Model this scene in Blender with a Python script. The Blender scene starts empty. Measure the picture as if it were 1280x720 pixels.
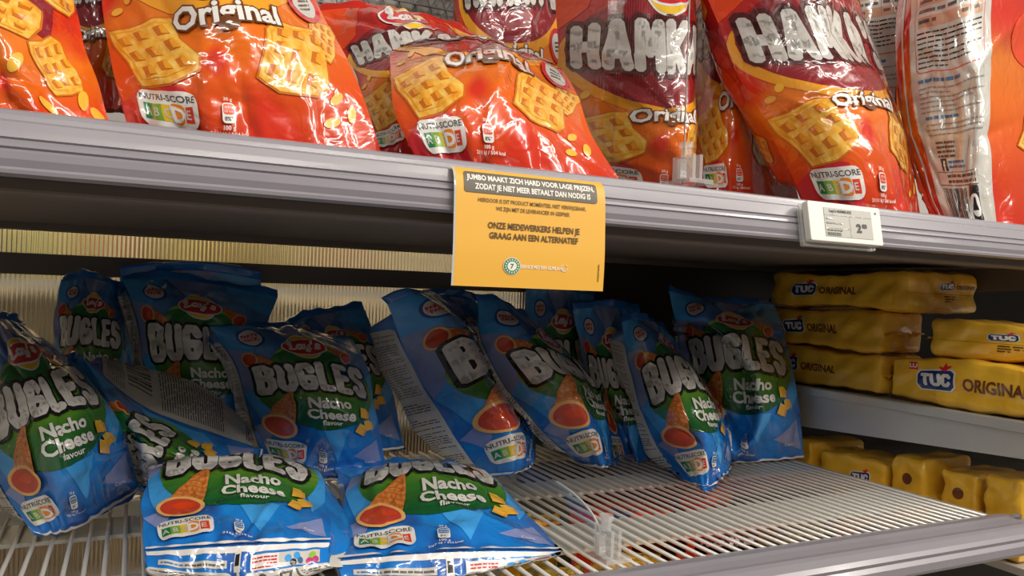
import bpy, bmesh, math, random
import numpy as np
from mathutils import Matrix, Vector
PI = math.pi
C = bpy.context.scene
COL = C.collection

# ------------------------------------------------------------------ camera
# world: X along the shelf, Y into the shelf (0 = front edge), Z up, metres
W_, H_, F_ = 1280, 720, 974.0
VX = np.array([2650 - 640, 438 - 360, F_]); VX /= np.linalg.norm(VX)
VD = np.array([168 - 640, 345 - 360, F_]); VD -= VX * (VD @ VX); VD /= np.linalg.norm(VD)
VU = np.cross(VX, VD)
CAM = np.array([0.0, -0.5, 1.3])
cam = bpy.data.cameras.new('camera'); camo = bpy.data.objects.new('camera', cam); COL.objects.link(camo)
right = Vector((VX[0], VD[0], VU[0])); down = Vector((VX[1], VD[1], VU[1])); fwd = Vector((VX[2], VD[2], VU[2]))
m = Matrix((( right.x, -down.x, -fwd.x, CAM[0]), (right.y, -down.y, -fwd.y, CAM[1]), (right.z, -down.z, -fwd.z, CAM[2]), (0, 0, 0, 1)))
camo.matrix_world = m
cam.sensor_width = 36; cam.lens = F_ / W_ * 36; cam.clip_start = 0.01
C.camera = camo

# ------------------------------------------------------------------ world, lamps, exposure
C.view_settings.view_transform = 'Standard'; C.view_settings.look = 'None'
C.view_settings.gamma = 1; C.view_settings.use_curve_mapping = False
C.view_settings.exposure = 0.0
wd = bpy.data.worlds.new('world'); C.world = wd; wd.use_nodes = True
wd.node_tree.nodes['Background'].inputs[0].default_value = (0.95, 0.88, 0.80, 1)
wd.node_tree.nodes['Background'].inputs[1].default_value = 0.115

def lamp(name, loc, aim, sx, sy, power, col=(1, 0.93, 0.84)):
    l = bpy.data.lights.new(name, 'AREA'); l.shape = 'RECTANGLE'; l.size = sx; l.size_y = sy
    l.energy = power; l.color = col
    o = bpy.data.objects.new(name, l); COL.objects.link(o)
    o.location = loc; d = Vector(aim) - Vector(loc)
    o.rotation_euler = d.to_track_quat('-Z', 'Y').to_euler()
    o['kind'] = 'structure'
    return o
lamp('ceiling_lamp', (1.1, -0.95, 2.65), (0.9, 0.0, 1.2), 3.0, 0.06, 28)
lamp('ceiling_lamp', (2.0, -2.3, 2.75), (0.7, 0.0, 1.2), 2.4, 0.07, 56)
lamp('ceiling_lamp', (2.6, -1.4, 2.4), (0.6, 0.1, 1.2), 0.16, 1.2, 12)
lamp('ceiling_lamp', (0.0, 0.85, 2.1), (0.0, 1.25, 1.2), 1.8, 0.2, 20, (1, 0.93, 0.80))     # aisle behind the back panel

lamp('ceiling_lamp', (-1.3, -1.7, 2.5), (0.9, 0.1, 1.15), 1.4, 0.07, 15)

# ------------------------------------------------------------------ helpers
def at(px, py, Y=None, Z=None, X=None):
    r = np.array([(px - 640) / F_, (py - 360) / F_, 1.0]); w = np.array([r @ VX, r @ VD, r @ VU])
    if Y is not None: t = (Y - CAM[1]) / w[1]
    elif Z is not None: t = (Z - CAM[2]) / w[2]
    else: t = (X - CAM[0]) / w[0]
    return CAM + w * t
def pt(p):
    if p[0] == 'w': return np.array(p[1:], float)
    if p[0] == 'z': return at(p[1], p[2], Z=p[3])
    return at(p[0], p[1], Y=p[2])

def tag(o, label=None, cat=None, group=None, kind=None):
    if label: o['label'] = label
    if cat: o['category'] = cat
    if group: o['group'] = group
    if kind: o['kind'] = kind
    return o
def empty(name, loc, label, cat, group=None):
    o = bpy.data.objects.new(name, None); COL.objects.link(o); o.location = Vector(loc); o.empty_display_size = 0.02
    return tag(o, label, cat, group)
def link(name, me, parent=None):
    o = bpy.data.objects.new(name, me); COL.objects.link(o)
    if parent is not None:
        o.parent = parent
        if parent.parent is None: o.matrix_parent_inverse = Matrix.Translation(-parent.location)
    return o
def mesh(name, v, f, mat, parent=None, smooth=False, midx=None):
    me = bpy.data.meshes.new(name); me.from_pydata([tuple(map(float, p)) for p in v], [], [tuple(map(int, q)) for q in f])
    for mm in (mat if isinstance(mat, (list, tuple)) else [mat]): me.materials.append(mm)
    if midx is not None: me.polygons.foreach_set('material_index', midx)
    me.polygons.foreach_set('use_smooth', [smooth] * len(me.polygons)); me.update()
    return link(name, me, parent)
class MB:
    def __init__(s): s.v = []; s.f = []
    def add(s, v, f):
        n = len(s.v); s.v += [tuple(p) for p in v]; s.f += [tuple(i + n for i in q) for q in f]; return s
    def box(s, x0, x1, y0, y1, z0, z1):
        v = [(x, y, z) for x in (x0, x1) for y in (y0, y1) for z in (z0, z1)]
        return s.add(v, [(0, 1, 3, 2), (4, 6, 7, 5), (0, 4, 5, 1), (2, 3, 7, 6), (0, 2, 6, 4), (1, 5, 7, 3)])
    def prism_x(s, prof, x0, x1, closed=True):     # prof: (y,z) outline
        n = len(prof); v = [(x0, y, z) for y, z in prof] + [(x1, y, z) for y, z in prof]
        f = [(i, (i + 1) % n, n + (i + 1) % n, n + i) for i in range(n if closed else n - 1)]
        if closed: f += [tuple(range(n))[::-1], tuple(range(n, 2 * n))]
        return s.add(v, f)
    def tube(s, pts, r, n=8):
        pts = [Vector(p) for p in pts]; v = []; f = []
        for i, p in enumerate(pts):
            d = (pts[min(i + 1, len(pts) - 1)] - pts[max(i - 1, 0)]).normalized()
            a = d.cross(Vector((0.13, 0.21, 0.97))).normalized(); b = d.cross(a)
            v += [tuple(p + (a * math.cos(2 * PI * k / n) + b * math.sin(2 * PI * k / n)) * r) for k in range(n)]
        for i in range(len(pts) - 1):
            for k in range(n): f.append((i * n + k, i * n + (k + 1) % n, (i + 1) * n + (k + 1) % n, (i + 1) * n + k))
        f += [tuple(range(n))[::-1], tuple(range(len(v) - n, len(v)))]
        return s.add(v, f)
    def build(s, name, mat, parent=None, smooth=False, bevel=0):
        o = mesh(name, s.v, s.f, mat, parent, smooth)
        if bevel:
            md = o.modifiers.new('bevel', 'BEVEL'); md.width = bevel; md.segments = 2; md.limit_method = 'ANGLE'
        return o

# ------------------------------------------------------------------ materials
def material(name, col, rough=0.4, metal=0.0, coat=0.0, alpha=1.0, trans=0.0, ior=1.45, bump=0.0, bscale=60, var=0.0, vscale=8, emit=0):
    M = bpy.data.materials.new(name); M.use_nodes = True; nt = M.node_tree; b = nt.nodes['Principled BSDF']
    c = (*col, 1) if len(col) == 3 else col
    b.inputs['Base Color'].default_value = c; b.inputs['Roughness'].default_value = rough; b.inputs['Metallic'].default_value = metal
    b.inputs['Coat Weight'].default_value = coat; b.inputs['Coat Roughness'].default_value = 0.08
    b.inputs['Alpha'].default_value = alpha; b.inputs['Transmission Weight'].default_value = trans; b.inputs['IOR'].default_value = ior
    tc = nt.nodes.new('ShaderNodeTexCoord')
    if bump:
        n = nt.nodes.new('ShaderNodeTexNoise'); n.inputs['Scale'].default_value = bscale; n.inputs['Detail'].default_value = 3
        nt.links.new(tc.outputs['Object'], n.inputs['Vector'])
        bp = nt.nodes.new('ShaderNodeBump'); bp.inputs['Strength'].default_value = bump; bp.inputs['Distance'].default_value = 0.002
        nt.links.new(n.outputs['Fac'], bp.inputs['Height']); nt.links.new(bp.outputs['Normal'], b.inputs['Normal'])
    if var:
        n = nt.nodes.new('ShaderNodeTexNoise'); n.inputs['Scale'].default_value = vscale; n.inputs['Detail'].default_value = 4
        nt.links.new(tc.outputs['Object'], n.inputs['Vector'])
        mx = nt.nodes.new('ShaderNodeMix'); mx.data_type = 'RGBA'
        mx.inputs[6].default_value = tuple(max(0, k * (1 - var)) for k in c[:3]) + (1,)
        mx.inputs[7].default_value = tuple(min(1, k * (1 + var)) for k in c[:3]) + (1,)
        nt.links.new(n.outputs['Fac'], mx.inputs[0]); nt.links.new(mx.outputs[2], b.inputs['Base Color'])
    return M

def print_mat(name, build, rough=0.20, coat=0.9, bump=0.25):
    """printed film: build(nt, uv) returns a colour socket; fine crinkle in the bump"""
    M = bpy.data.materials.new(name); M.use_nodes = True; nt = M.node_tree; b = nt.nodes['Principled BSDF']
    uv = nt.nodes.new('ShaderNodeUVMap'); uv.uv_map = 'UVMap'
    col = build(nt, uv.outputs['UV'])
    if isinstance(col, tuple): b.inputs['Base Color'].default_value = (*col, 1)
    else: nt.links.new(col, b.inputs['Base Color'])
    b.inputs['Roughness'].default_value = rough; b.inputs['Coat Weight'].default_value = coat; b.inputs['Coat Roughness'].default_value = 0.035
    tc = nt.nodes.new('ShaderNodeTexCoord')
    n = nt.nodes.new('ShaderNodeTexNoise'); n.inputs['Scale'].default_value = 38; n.inputs['Detail'].default_value = 2; n.inputs['Distortion'].default_value = 1.2
    nt.links.new(tc.outputs['Object'], n.inputs['Vector'])
    bp = nt.nodes.new('ShaderNodeBump'); bp.inputs['Strength'].default_value = bump; bp.inputs['Distance'].default_value = 0.006
    nt.links.new(n.outputs['Fac'], bp.inputs['Height']); nt.links.new(bp.outputs['Normal'], b.inputs['Normal'])
    nt.links.new(bp.outputs['Normal'], b.inputs['Coat Normal'])
    return M
INK = {}
def ink(key, col, rough=0.25):
    INK[key] = print_mat('ink_' + key, lambda nt, uv: tuple(col), rough, 0.0 if rough > .4 else 0.9, 0.05 if rough > .4 else 0.25)
def ramp(nt, fac, stops):
    r = nt.nodes.new('ShaderNodeValToRGB'); e = r.color_ramp.elements
    e[0].position = stops[0][0]; e[0].color = (*stops[0][1], 1); e[1].position = stops[-1][0]; e[1].color = (*stops[-1][1], 1)
    for p, c in stops[1:-1]:
        k = e.new(p); k.color = (*c, 1)
    nt.links.new(fac, r.inputs['Fac']); return r.outputs['Color']
def mixc(nt, f, a, b):
    mx = nt.nodes.new('ShaderNodeMix'); mx.data_type = 'RGBA'
    for s, val in ((mx.inputs[0], f), (mx.inputs[6], a), (mx.inputs[7], b)):
        if isinstance(val, (int, float)): s.default_value = val
        elif isinstance(val, tuple): s.default_value = (*val, 1)
        else: nt.links.new(val, s)
    return mx.outputs[2]
def noise(nt, uv, scale, detail=2, dist=0.0):
    n = nt.nodes.new('ShaderNodeTexNoise'); n.inputs['Scale'].default_value = scale; n.inputs['Detail'].default_value = detail
    n.inputs['Distortion'].default_value = dist; nt.links.new(uv, n.inputs['Vector']); return n.outputs['Fac']
def sepv(nt, uv):
    s = nt.nodes.new('ShaderNodeSeparateXYZ'); nt.links.new(uv, s.inputs[0]); return s.outputs
def mathn(nt, op, a, b=None):
    n = nt.nodes.new('ShaderNodeMath'); n.operation = op
    for s, val in ((n.inputs[0], a), (n.inputs[1], b)):
        if val is None: continue
        if isinstance(val, (int, float)): s.default_value = val
        else: nt.links.new(val, s)
    return n.outputs[0]

def blue_base(nt, uv):
    s = sepv(nt, uv)
    g = ramp(nt, s[1], [(0.0, (0.012, 0.20, 0.66)), (0.35, (0.015, 0.27, 0.78)), (0.7, (0.09, 0.27, 0.66)), (1.0, (0.12, 0.32, 0.66))])
    return mixc(nt, ramp(nt, noise(nt, uv, 3.2), [(0.45, (0, 0, 0)), (0.62, (1, 1, 1))]), g, (0.02, 0.12, 0.46))
def red_base(nt, uv):
    s = sepv(nt, uv)
    g = ramp(nt, s[1], [(0.0, (0.55, 0.02, 0.008)), (0.14, (0.70, 0.07, 0.01)), (0.33, (0.80, 0.16, 0.008)), (0.45, (0.80, 0.20, 0.02)), (0.62, (0.50, 0.02, 0.02)), (1.0, (0.55, 0.03, 0.02))])
    return mixc(nt, ramp(nt, noise(nt, uv, 2.6, 1, 0.6), [(0.50, (0, 0, 0)), (0.60, (1, 1, 1))]), g, (0.68, 0.035, 0.012))
def chip(nt, uv):
    return ramp(nt, noise(nt, uv, 26, 4, 0.5), [(0.3, (0.80, 0.30, 0.02)), (0.5, (0.90, 0.48, 0.06)), (0.75, (0.95, 0.66, 0.18))])
def conec(nt, uv):
    return ramp(nt, noise(nt, uv, 40, 3, 0.3), [(0.3, (0.45, 0.10, 0.02)), (0.55, (0.78, 0.26, 0.06)), (0.8, (0.90, 0.42, 0.14))])
def greenc(nt, uv):
    s = sepv(nt, uv)
    return ramp(nt, s[1], [(0.30, (0.01, 0.11, 0.03)), (0.42, (0.05, 0.22, 0.03)), (0.50, (0.20, 0.42, 0.03)), (0.60, (0.02, 0.15, 0.04)), (0.75, (0.02, 0.22, 0.05))])
def yellowc(nt, uv):
    return ramp(nt, noise(nt, uv, 3, 3), [(0.3, (0.80, 0.42, 0.02)), (0.7, (0.90, 0.54, 0.05))])
INK['blue'] = print_mat('film_blue', blue_base)
INK['red'] = print_mat('film_red', red_base)
INK['chip'] = print_mat('ink_chip', chip)
INK['cone'] = print_mat('ink_cone', conec)
INK['greenfield'] = print_mat('ink_green_field', greenc)
INK['yellowfilm'] = print_mat('film_yellow', yellowc, 0.3, 0.4, 0.25)
for k, c in dict(white=(.82, .80, .76), pale=(.60, .58, .54), silver=(.48, .46, .43), paper=(.62, .60, .55), black=(.015, .015, .018), darkline=(.10, .09, .08), grey=(.30, .29, .28),
                 lilac=(.26, .32, .62), sky=(.06, .38, .86), navy=(.012, .035, .16), ring=(.02, .10, .40), logored=(.62, .02, .03), logoyellow=(.88, .55, .03),
                 darkred=(.27, .012, .02), maroon=(.09, .012, .012), orangered=(.80, .07, .01), amber=(.85, .36, .02), mouth=(.62, .06, .03), rim=(.90, .50, .16), cheese=(.90, .48, .05),
                 nutri_a=(.01, .22, .07), nutri_b=(.20, .42, .04), nutri_c=(.80, .52, .02), nutri_d=(.80, .24, .02), nutri_e=(.72, .05, .02), lime=(.30, .55, .05),
                 hole=(.62, .16, .01), peach=(.62, .36, .24), inkblue=(.05, .18, .40), magenta=(.55, .03, .20), brown=(.16, .05, .015), purple=(.05, .02, .20)).items(): ink(k, c)

M_rail = material('rail_plastic', (0.27, 0.255, 0.285), 0.30, 0, 0.12, var=0.06, vscale=30)
M_railin = material('rail_inner', (0.36, 0.34, 0.34), 0.35, 0.2)
M_clear = material('clear_plastic', (0.93, 0.93, 0.95), 0.03, 0, 0, 1, 1.0, 1.35)
M_metal = material('painted_steel', (0.54, 0.53, 0.50), 0.38, 0.35, var=0.08, vscale=12)
M_wire = material('wire_steel', (0.74, 0.72, 0.68), 0.30, 0.35)
M_plate = material('cross_plate', (0.50, 0.49, 0.44), 0.45, 0.2, var=0.08, vscale=25)
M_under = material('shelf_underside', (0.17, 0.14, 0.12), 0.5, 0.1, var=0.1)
M_dark = material('dark_steel', (0.045, 0.038, 0.034), 0.5, 0.1, var=0.1)
M_flute = material('fluted_sheet', (0.93, 0.90, 0.84), 0.12, 0, 0, 1, 1.0, 1.42)
M_tagw = material('tag_shell', (0.80, 0.79, 0.70), 0.4)
M_screen = material('tag_screen', (0.42, 0.41, 0.37), 0.35)
M_sign = material('sign_card', (0.84, 0.46, 0.065), 0.45, var=0.03)

# ------------------------------------------------------------------ surfaces and prints
def herm(ts, P, t):
    ts = np.array(ts, float); P = np.array(P, float); n = len(ts)
    if n == 2:
        w = ((t - ts[0]) / (ts[1] - ts[0])).reshape((-1,) + (1,) * (P.ndim - 1)); return P[0] * (1 - w) + P[1] * w
    d = [(P[i + 1] - P[i]) / (ts[i + 1] - ts[i]) for i in range(n - 1)]
    T = [None] * n
    for i in range(1, n - 1):
        h0 = ts[i] - ts[i - 1]; h1 = ts[i + 1] - ts[i]; T[i] = (d[i - 1] * h1 + d[i] * h0) / (h0 + h1)
    T[0] = 1.5 * d[0] - 0.5 * T[1]; T[-1] = 1.5 * d[-1] - 0.5 * T[-2]
    T = np.array(T); k = np.clip(np.searchsorted(ts, t, side='right') - 1, 0, n - 2)
    h = ts[k + 1] - ts[k]; s = (t - ts[k]) / h; sh = (-1,) + (1,) * (P.ndim - 1)
    s = s.reshape(sh); h = h.reshape(sh)
    return (2 * s**3 - 3 * s**2 + 1) * P[k] + (s**3 - 2 * s**2 + s) * h * T[k] + (-2 * s**3 + 3 * s**2) * P[k + 1] + (s**3 - s**2) * h * T[k + 1]
def net(us, vs, P, nu, nv):      # P[row][col]; returns grid [nv+1][nu+1][3] with v ascending
    o = np.argsort(vs); vs = np.array(vs, float)[o]; P = np.array(P, float)[o]
    G = herm(vs, P, np.linspace(0, 1, nv + 1))                # nv+1, ncol, 3
    G = herm(us, np.swapaxes(G, 0, 1), np.linspace(0, 1, nu + 1))
    return np.swapaxes(G, 0, 1)
def normals(G):
    du = np.gradient(G, axis=1); dv = np.gradient(G, axis=0)
    N = np.cross(du, dv); return N / (np.linalg.norm(N, axis=2, keepdims=True) + 1e-12)

def facets(rng, X, Y, cell):      # crumpled sheet: random heights on a jittered lattice, joined by flat facets
    a = rng.uniform(0, PI); x = (X * math.cos(a) + Y * math.sin(a)) / cell + 50; y = (-X * math.sin(a) + Y * math.cos(a)) / cell + 50
    R = rng.standard_normal((128, 128)); i = np.floor(x).astype(int) % 127; j = np.floor(y).astype(int) % 127
    fx = x - np.floor(x); fy = y - np.floor(y)
    h00 = R[i, j]; h10 = R[i + 1, j]; h01 = R[i, j + 1]; h11 = R[i + 1, j + 1]
    lo = h00 + (h10 - h00) * fx + (h11 - h10) * fy; hi = h00 + (h11 - h01) * fx + (h01 - h00) * fy
    return np.where(fx > fy, lo, hi)
def crumple(seed, nu, nv, Wd, Hd, amp):
    rng = np.random.default_rng(seed)
    u, v = np.meshgrid(np.linspace(0, 1, nu + 1), np.linspace(0, 1, nv + 1)); X = u * Wd; Y = v * Hd
    h = 1.0 * facets(rng, X, Y, 0.060) + 0.62 * facets(rng, X, Y, 0.034) + 0.26 * facets(rng, X, Y, 0.017)
    for _ in range(11):            # long sharp folds
        cx, cy, a = rng.uniform(0, Wd), rng.uniform(0, Hd), rng.uniform(0, PI)
        L = rng.uniform(0.02, 0.06); s = (X - cx) * math.cos(a) + (Y - cy) * math.sin(a); d = -(X - cx) * math.sin(a) + (Y - cy) * math.cos(a)
        h += rng.choice([-1, 1]) * 1.3 * np.exp(-np.abs(d) / 0.005) * np.exp(-(s / L)**2)
    for end in (Y, Hd - Y):       # gathers running away from the seals
        ph = rng.uniform(0, 6, 3)
        g = np.sin(X * 210 + ph[0] + 2 * np.sin(X * 40 + ph[1])) + 0.7 * np.sin(X * 340 + ph[2])
        h += 0.9 * g * np.exp(-end / 0.022)
    win = (np.sin(PI * u)**0.5) * (np.clip(np.minimum(v, 1 - v) / 0.05, 0, 1)**0.7)
    return h * amp * win

class Tmpl:
    """flat print: decals in design units, later cut along the surface grid"""
    def __init__(s, W, H, nu, nv): s.W = W; s.H = H; s.nu = nu; s.nv = nv; s.items = []; s.done = None; s.diag = nu > 20
    def poly(s, pts, mat, layer): s.items.append((np.array(pts, float), [tuple(range(len(pts)))], mat, layer))
    def raw(s, pts, faces, mat, layer): s.items.append((np.array(pts, float), faces, mat, layer))
    def rect(s, x0, y0, x1, y1, mat, layer): s.poly([(x0, y0), (x1, y0), (x1, y1), (x0, y1)], mat, layer)
    def ell(s, cx, cy, rx, ry, mat, layer, rot=0, n=28, a0=0, a1=2 * PI):
        c, d = math.cos(rot), math.sin(rot); p = []
        for k in range(n):
            a = a0 + (a1 - a0) * k / (n if abs(a1 - a0 - 2 * PI) < 1e-6 else n - 1); x, y = rx * math.cos(a), ry * math.sin(a)
            p.append((cx + x * c - y * d, cy + x * d + y * c))
        s.poly(p, mat, layer)
    def rrect(s, x0, y0, x1, y1, r, mat, layer):
        p = []
        for cx, cy, a in ((x1 - r, y1 - r, 0), (x0 + r, y1 - r, PI / 2), (x0 + r, y0 + r, PI), (x1 - r, y0 + r, 1.5 * PI)):
            p += [(cx + r * math.cos(a + k * PI / 8), cy + r * math.sin(a + k * PI / 8)) for k in range(5)]
        s.poly(p, mat, layer)
    def line(s, pts, w, mat, layer, cap=True):
        pts = [np.array(p, float) for p in pts]; V = []; Fc = []
        for a, b in zip(pts[:-1], pts[1:]):
            d = b - a; L = np.linalg.norm(d)
            if L < 1e-9: continue
            n = np.array([-d[1], d[0]]) / L * w / 2; k = len(V); V += [a - n, b - n, b + n, a + n]; Fc.append((k, k + 1, k + 2, k + 3))
        if cap:
            for p in pts:
                k = len(V); V += [p + w / 2 * np.array([math.cos(q * PI / 4 + PI / 8), math.sin(q * PI / 4 + PI / 8)]) * 1.05 for q in range(8)]; Fc.append(tuple(range(k, k + 8)))
        s.raw(V, Fc, mat, layer)
    def text(s, txt, cx, cy, h, mat, layer, bold=0.0, sx=1.0, rot=0, align='CENTER', warp=None, serif=False):
        V, Fc = text_mesh(txt, bold); V = V * h; V[:, 0] *= sx
        if align == 'CENTER': V[:, 0] -= (V[:, 0].min() + V[:, 0].max()) / 2
        V[:, 1] -= h * 0.35
        if warp: V = warp(V)
        c, d = math.cos(rot), math.sin(rot)
        s.raw(np.stack([cx + V[:, 0] * c - V[:, 1] * d, cy + V[:, 0] * d + V[:, 1] * c], 1), Fc, mat, layer)
    def glyphs(s, txt, x0, y0, x1, h, w, mat, layer, arc=0.0, slant=0.0, gap=0.45, grow=None, rot=0):
        """block letters drawn as thick strokes"""
        ws = [GL[c][0] for c in txt]; tot = sum(ws) + gap * (len(txt) - 1); k = (x1 - x0 - w) / tot; x = x0 + w / 2
        for c, gw in zip(txt, ws):
            for st in GL[c][1]:
                P = []
                for q in dense(st):
                    X = x + q[0] * k; t = (X - (x0 + x1) / 2) / ((x1 - x0) / 2); hh = h * (1 + (grow(t) if grow else 0))
                    Yy = y0 + w / 2 + q[1] * (hh - w) + arc * (1 - t * t) - (hh - h) / 2; X += slant * q[1] * h
                    if rot:
                        mx, my = (x0 + x1) / 2, y0 + h / 2; X, Yy = mx + (X - mx) * math.cos(rot) - (Yy - my) * math.sin(rot), my + (X - mx) * math.sin(rot) + (Yy - my) * math.cos(rot)
                    P.append((X, Yy))
                s.line(P, w, mat, layer)
            x += (gw + gap) * k
    def rows(s, x0, y0, x1, y1, n, mat, layer, seed=0, fill=0.9, tilt=0, hfac=0.5):
        rnd = random.Random(seed); dy = (y1 - y0) / n; V = []; Fc = []
        for r in range(n):
            x = x0; y = y1 - (r + 0.75) * dy; end = x1 if rnd.random() < 0.75 else x0 + (x1 - x0) * rnd.uniform(0.4, 0.9)
            while x < end:
                l = rnd.uniform(1.5, 6) * dy * 0.55; e = min(end, x + l)
                k = len(V); V += [(x, y), (e, y), (e, y + dy * hfac), (x, y + dy * hfac)]; Fc.append((k, k + 1, k + 2, k + 3)); x = e + dy * 0.35
        s.raw(V, Fc, mat, layer)
    def cook(s):
        if s.done: return s.done
        bm = bmesh.new(); mats = []; fl = bm.faces.layers.int.new('m')
        for V, Fc, mat, layer in s.items:
            if mat not in mats: mats.append(mat)
            vs = [bm.verts.new((p[0] / s.W, p[1] / s.H, layer)) for p in V]
            for q in Fc:
                try: f = bm.faces.new([vs[i] for i in q]); f[fl] = mats.index(mat)
                except ValueError: pass
        def cut(co, no, clear=False):
            bmesh.ops.bisect_plane(bm, geom=bm.verts[:] + bm.edges[:] + bm.faces[:], plane_co=co, plane_no=no, dist=1e-7, clear_outer=clear)
        cut((0.001, 0, 0), (-1, 0, 0), True); cut((0.999, 0, 0), (1, 0, 0), True); cut((0, 0.001, 0), (0, -1, 0), True); cut((0, 0.999, 0), (0, 1, 0), True)
        for i in range(1, s.nu): cut((i / s.nu, 0, 0), (1, 0, 0))
        for j in range(1, s.nv): cut((0, j / s.nv, 0), (0, 1, 0))
        if s.diag:
            for k in range(-s.nv + 1, s.nu): cut((k / s.nu, 0, 0), Vector((s.nu, -s.nv, 0)).normalized())
        bm.verts.index_update()
        V = np.array([v.co[:] for v in bm.verts]).reshape(-1, 3); faces = []; mi = []
        for f in bm.faces:
            f.normal_update()
            ids = [v.index for v in f.verts]
            if f.normal.z < 0: ids = ids[::-1]
            faces.append(ids); mi.append(f[fl])
        bm.free(); s.done = (V, faces, mi, mats); return s.done
def dense(st):
    return st
TC = {}
def text_mesh(txt, bold):
    if (txt, bold) in TC: v, f = TC[(txt, bold)]; return v.copy(), f
    c = bpy.data.curves.new('t', 'FONT'); c.body = txt; c.size = 1.0; c.offset = bold; c.resolution_u = 2
    o = bpy.data.objects.new('t', c); COL.objects.link(o); dg = bpy.context.evaluated_depsgraph_get(); dg.update()
    me = o.evaluated_get(dg).to_mesh(); v = np.array([q.co[:2] for q in me.vertices]).reshape(-1, 2); f = [tuple(p.vertices) for p in me.polygons]
    o.evaluated_get(dg).to_mesh_clear(); bpy.data.objects.remove(o); bpy.data.curves.remove(c)
    TC[(txt, bold)] = (v, f); return v.copy(), f
GL = {
 'B': (.9, [[(0, 0), (0, 1), (.55, 1), (.82, .88), (.82, .66), (.6, .54), (0, .54)], [(.6, .54), (.9, .4), (.9, .14), (.6, 0), (0, 0)]]),
 'U': (.9, [[(0, 1), (0, .16), (.2, 0), (.7, 0), (.9, .16), (.9, 1)]]),
 'G': (.9, [[(.9, .8), (.7, 1), (.2, 1), (0, .84), (0, .16), (.2, 0), (.7, 0), (.9, .16), (.9, .45), (.5, .45)]]),
 'L': (.7, [[(0, 1), (0, 0), (.7, 0)]]),
 'E': (.75, [[(.75, 1), (0, 1), (0, 0), (.75, 0)], [(0, .5), (.62, .5)]]),
 'S': (.85, [[(.85, .82), (.65, 1), (.2, 1), (0, .84), (0, .66), (.2, .54), (.65, .46), (.85, .34), (.85, .16), (.65, 0), (.2, 0), (0, .18)]]),
 'H': (.85, [[(0, 0), (0, 1)], [(.85, 0), (.85, 1)], [(0, .5), (.85, .5)]]),
 'A': (.95, [[(0, 0), (.4, 1), (.55, 1), (.95, 0)], [(.2, .32), (.75, .32)]]),
 'M': (1.1, [[(0, 0), (0.03, 1), (.15, 1), (.55, .35), (.95, 1), (1.07, 1), (1.1, 0)]]),
 'K': (.85, [[(0, 0), (0, 1)], [(.85, 1), (.1, .45), (.25, .5), (.85, 0)]]),
 "'": (.15, [[(.1, 1), (.03, .75)]]),
 'T': (.85, [[(0, 1), (.85, 1)], [(.42, 1), (.42, 0)]]),
 'C': (.8, [[(.8, .8), (.6, 1), (.2, 1), (0, .8), (0, .2), (.2, 0), (.6, 0), (.8, .2)]]),
 'l': (.75, [[(.25, .95), (.1, .7), (.3, .55), (.3, .3), (.1, .05), (.3, .0), (.75, .12)], [(.25, .95), (.45, .95), (.4, .6), (.3, .3)]]),
 'a': (.6, [[(.55, .55), (.3, .62), (.05, .4), (.05, .15), (.25, .05), (.5, .25), (.57, .6), (.52, .15), (.65, .08)]]),
 'y': (.6, [[(.05, .6), (.1, .25), (.3, .15), (.5, .3), (.58, .6)], [(.58, .6), (.5, .0), (.3, -.3), (.08, -.25), (.2, -.05), (.6, .15)]]),
 's': (.45, [[(.42, .52), (.2, .6), (.1, .45), (.35, .28), (.35, .12), (.15, .05), (.0, .15)]]),
}
def logo(t, cx, cy, w, L=5, red='logored'):        # round yellow badge behind a red ribbon with script lettering
    t.ell(cx, cy + w * .02, w * .42, w * .42, 'white', L); t.ell(cx, cy + w * .02, w * .39, w * .39, 'logoyellow', L + 1)
    t.ell(cx, cy, w * .55, w * .27, 'white', L + 2, 0.0); t.ell(cx, cy, w * .51, w * .235, red, L + 3, 0.0)
    t.glyphs("lay's", cx - w * .42, cy - w * .10, cx + w * .40, w * .30, w * .065, 'white', L + 4, gap=.22)
def nutri(t, cx, cy, w, L=5, rot=0):
    h = w * .56; q = Tmpl(1, 1, 1, 1)
    q.rrect(-w / 2, -h / 2, w / 2, h / 2, h * .3, 'white', L)
    q.text('NUTRI-SCORE', 0, h * .30, h * .25, 'darkline', L + 1, 0.02, 1.05)
    for k, c in enumerate(('nutri_a', 'nutri_b', 'nutri_c', 'nutri_d', 'nutri_e')):
        q.rect(-w * .42 + k * w * .168, -h * .32, -w * .42 + (k + 1) * w * .168, h * .10, c, L + 1)
        if k != 3: q.text('ABCDE'[k], -w * .42 + (k + .5) * w * .168, -h * .11, h * .32, 'paper', L + 2, 0.02)
    q.rrect(-w * .42 + 2.75 * w * .168, -h * .42, -w * .42 + 4.15 * w * .168, h * .2, w * .07, 'white', L + 2)
    q.rrect(-w * .42 + 2.85 * w * .168, -h * .38, -w * .42 + 4.05 * w * .168, h * .16, w * .06, 'nutri_d', L + 3)
    q.text('D', -w * .42 + 3.45 * w * .168, -h * .11, h * .5, 'white', L + 4, 0.05)
    put(t, q, cx, cy, 1, rot)
def put(t, q, cx, cy, k, rot=0, sx=1):
    c, d = math.cos(rot), math.sin(rot)
    for V, Fc, mat, layer in q.items:
        X = V[:, 0] * k * sx; Y = V[:, 1] * k
        t.items.append((np.stack([cx + X * c - Y * d, cy + X * d + Y * c], 1), Fc, mat, layer))
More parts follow.
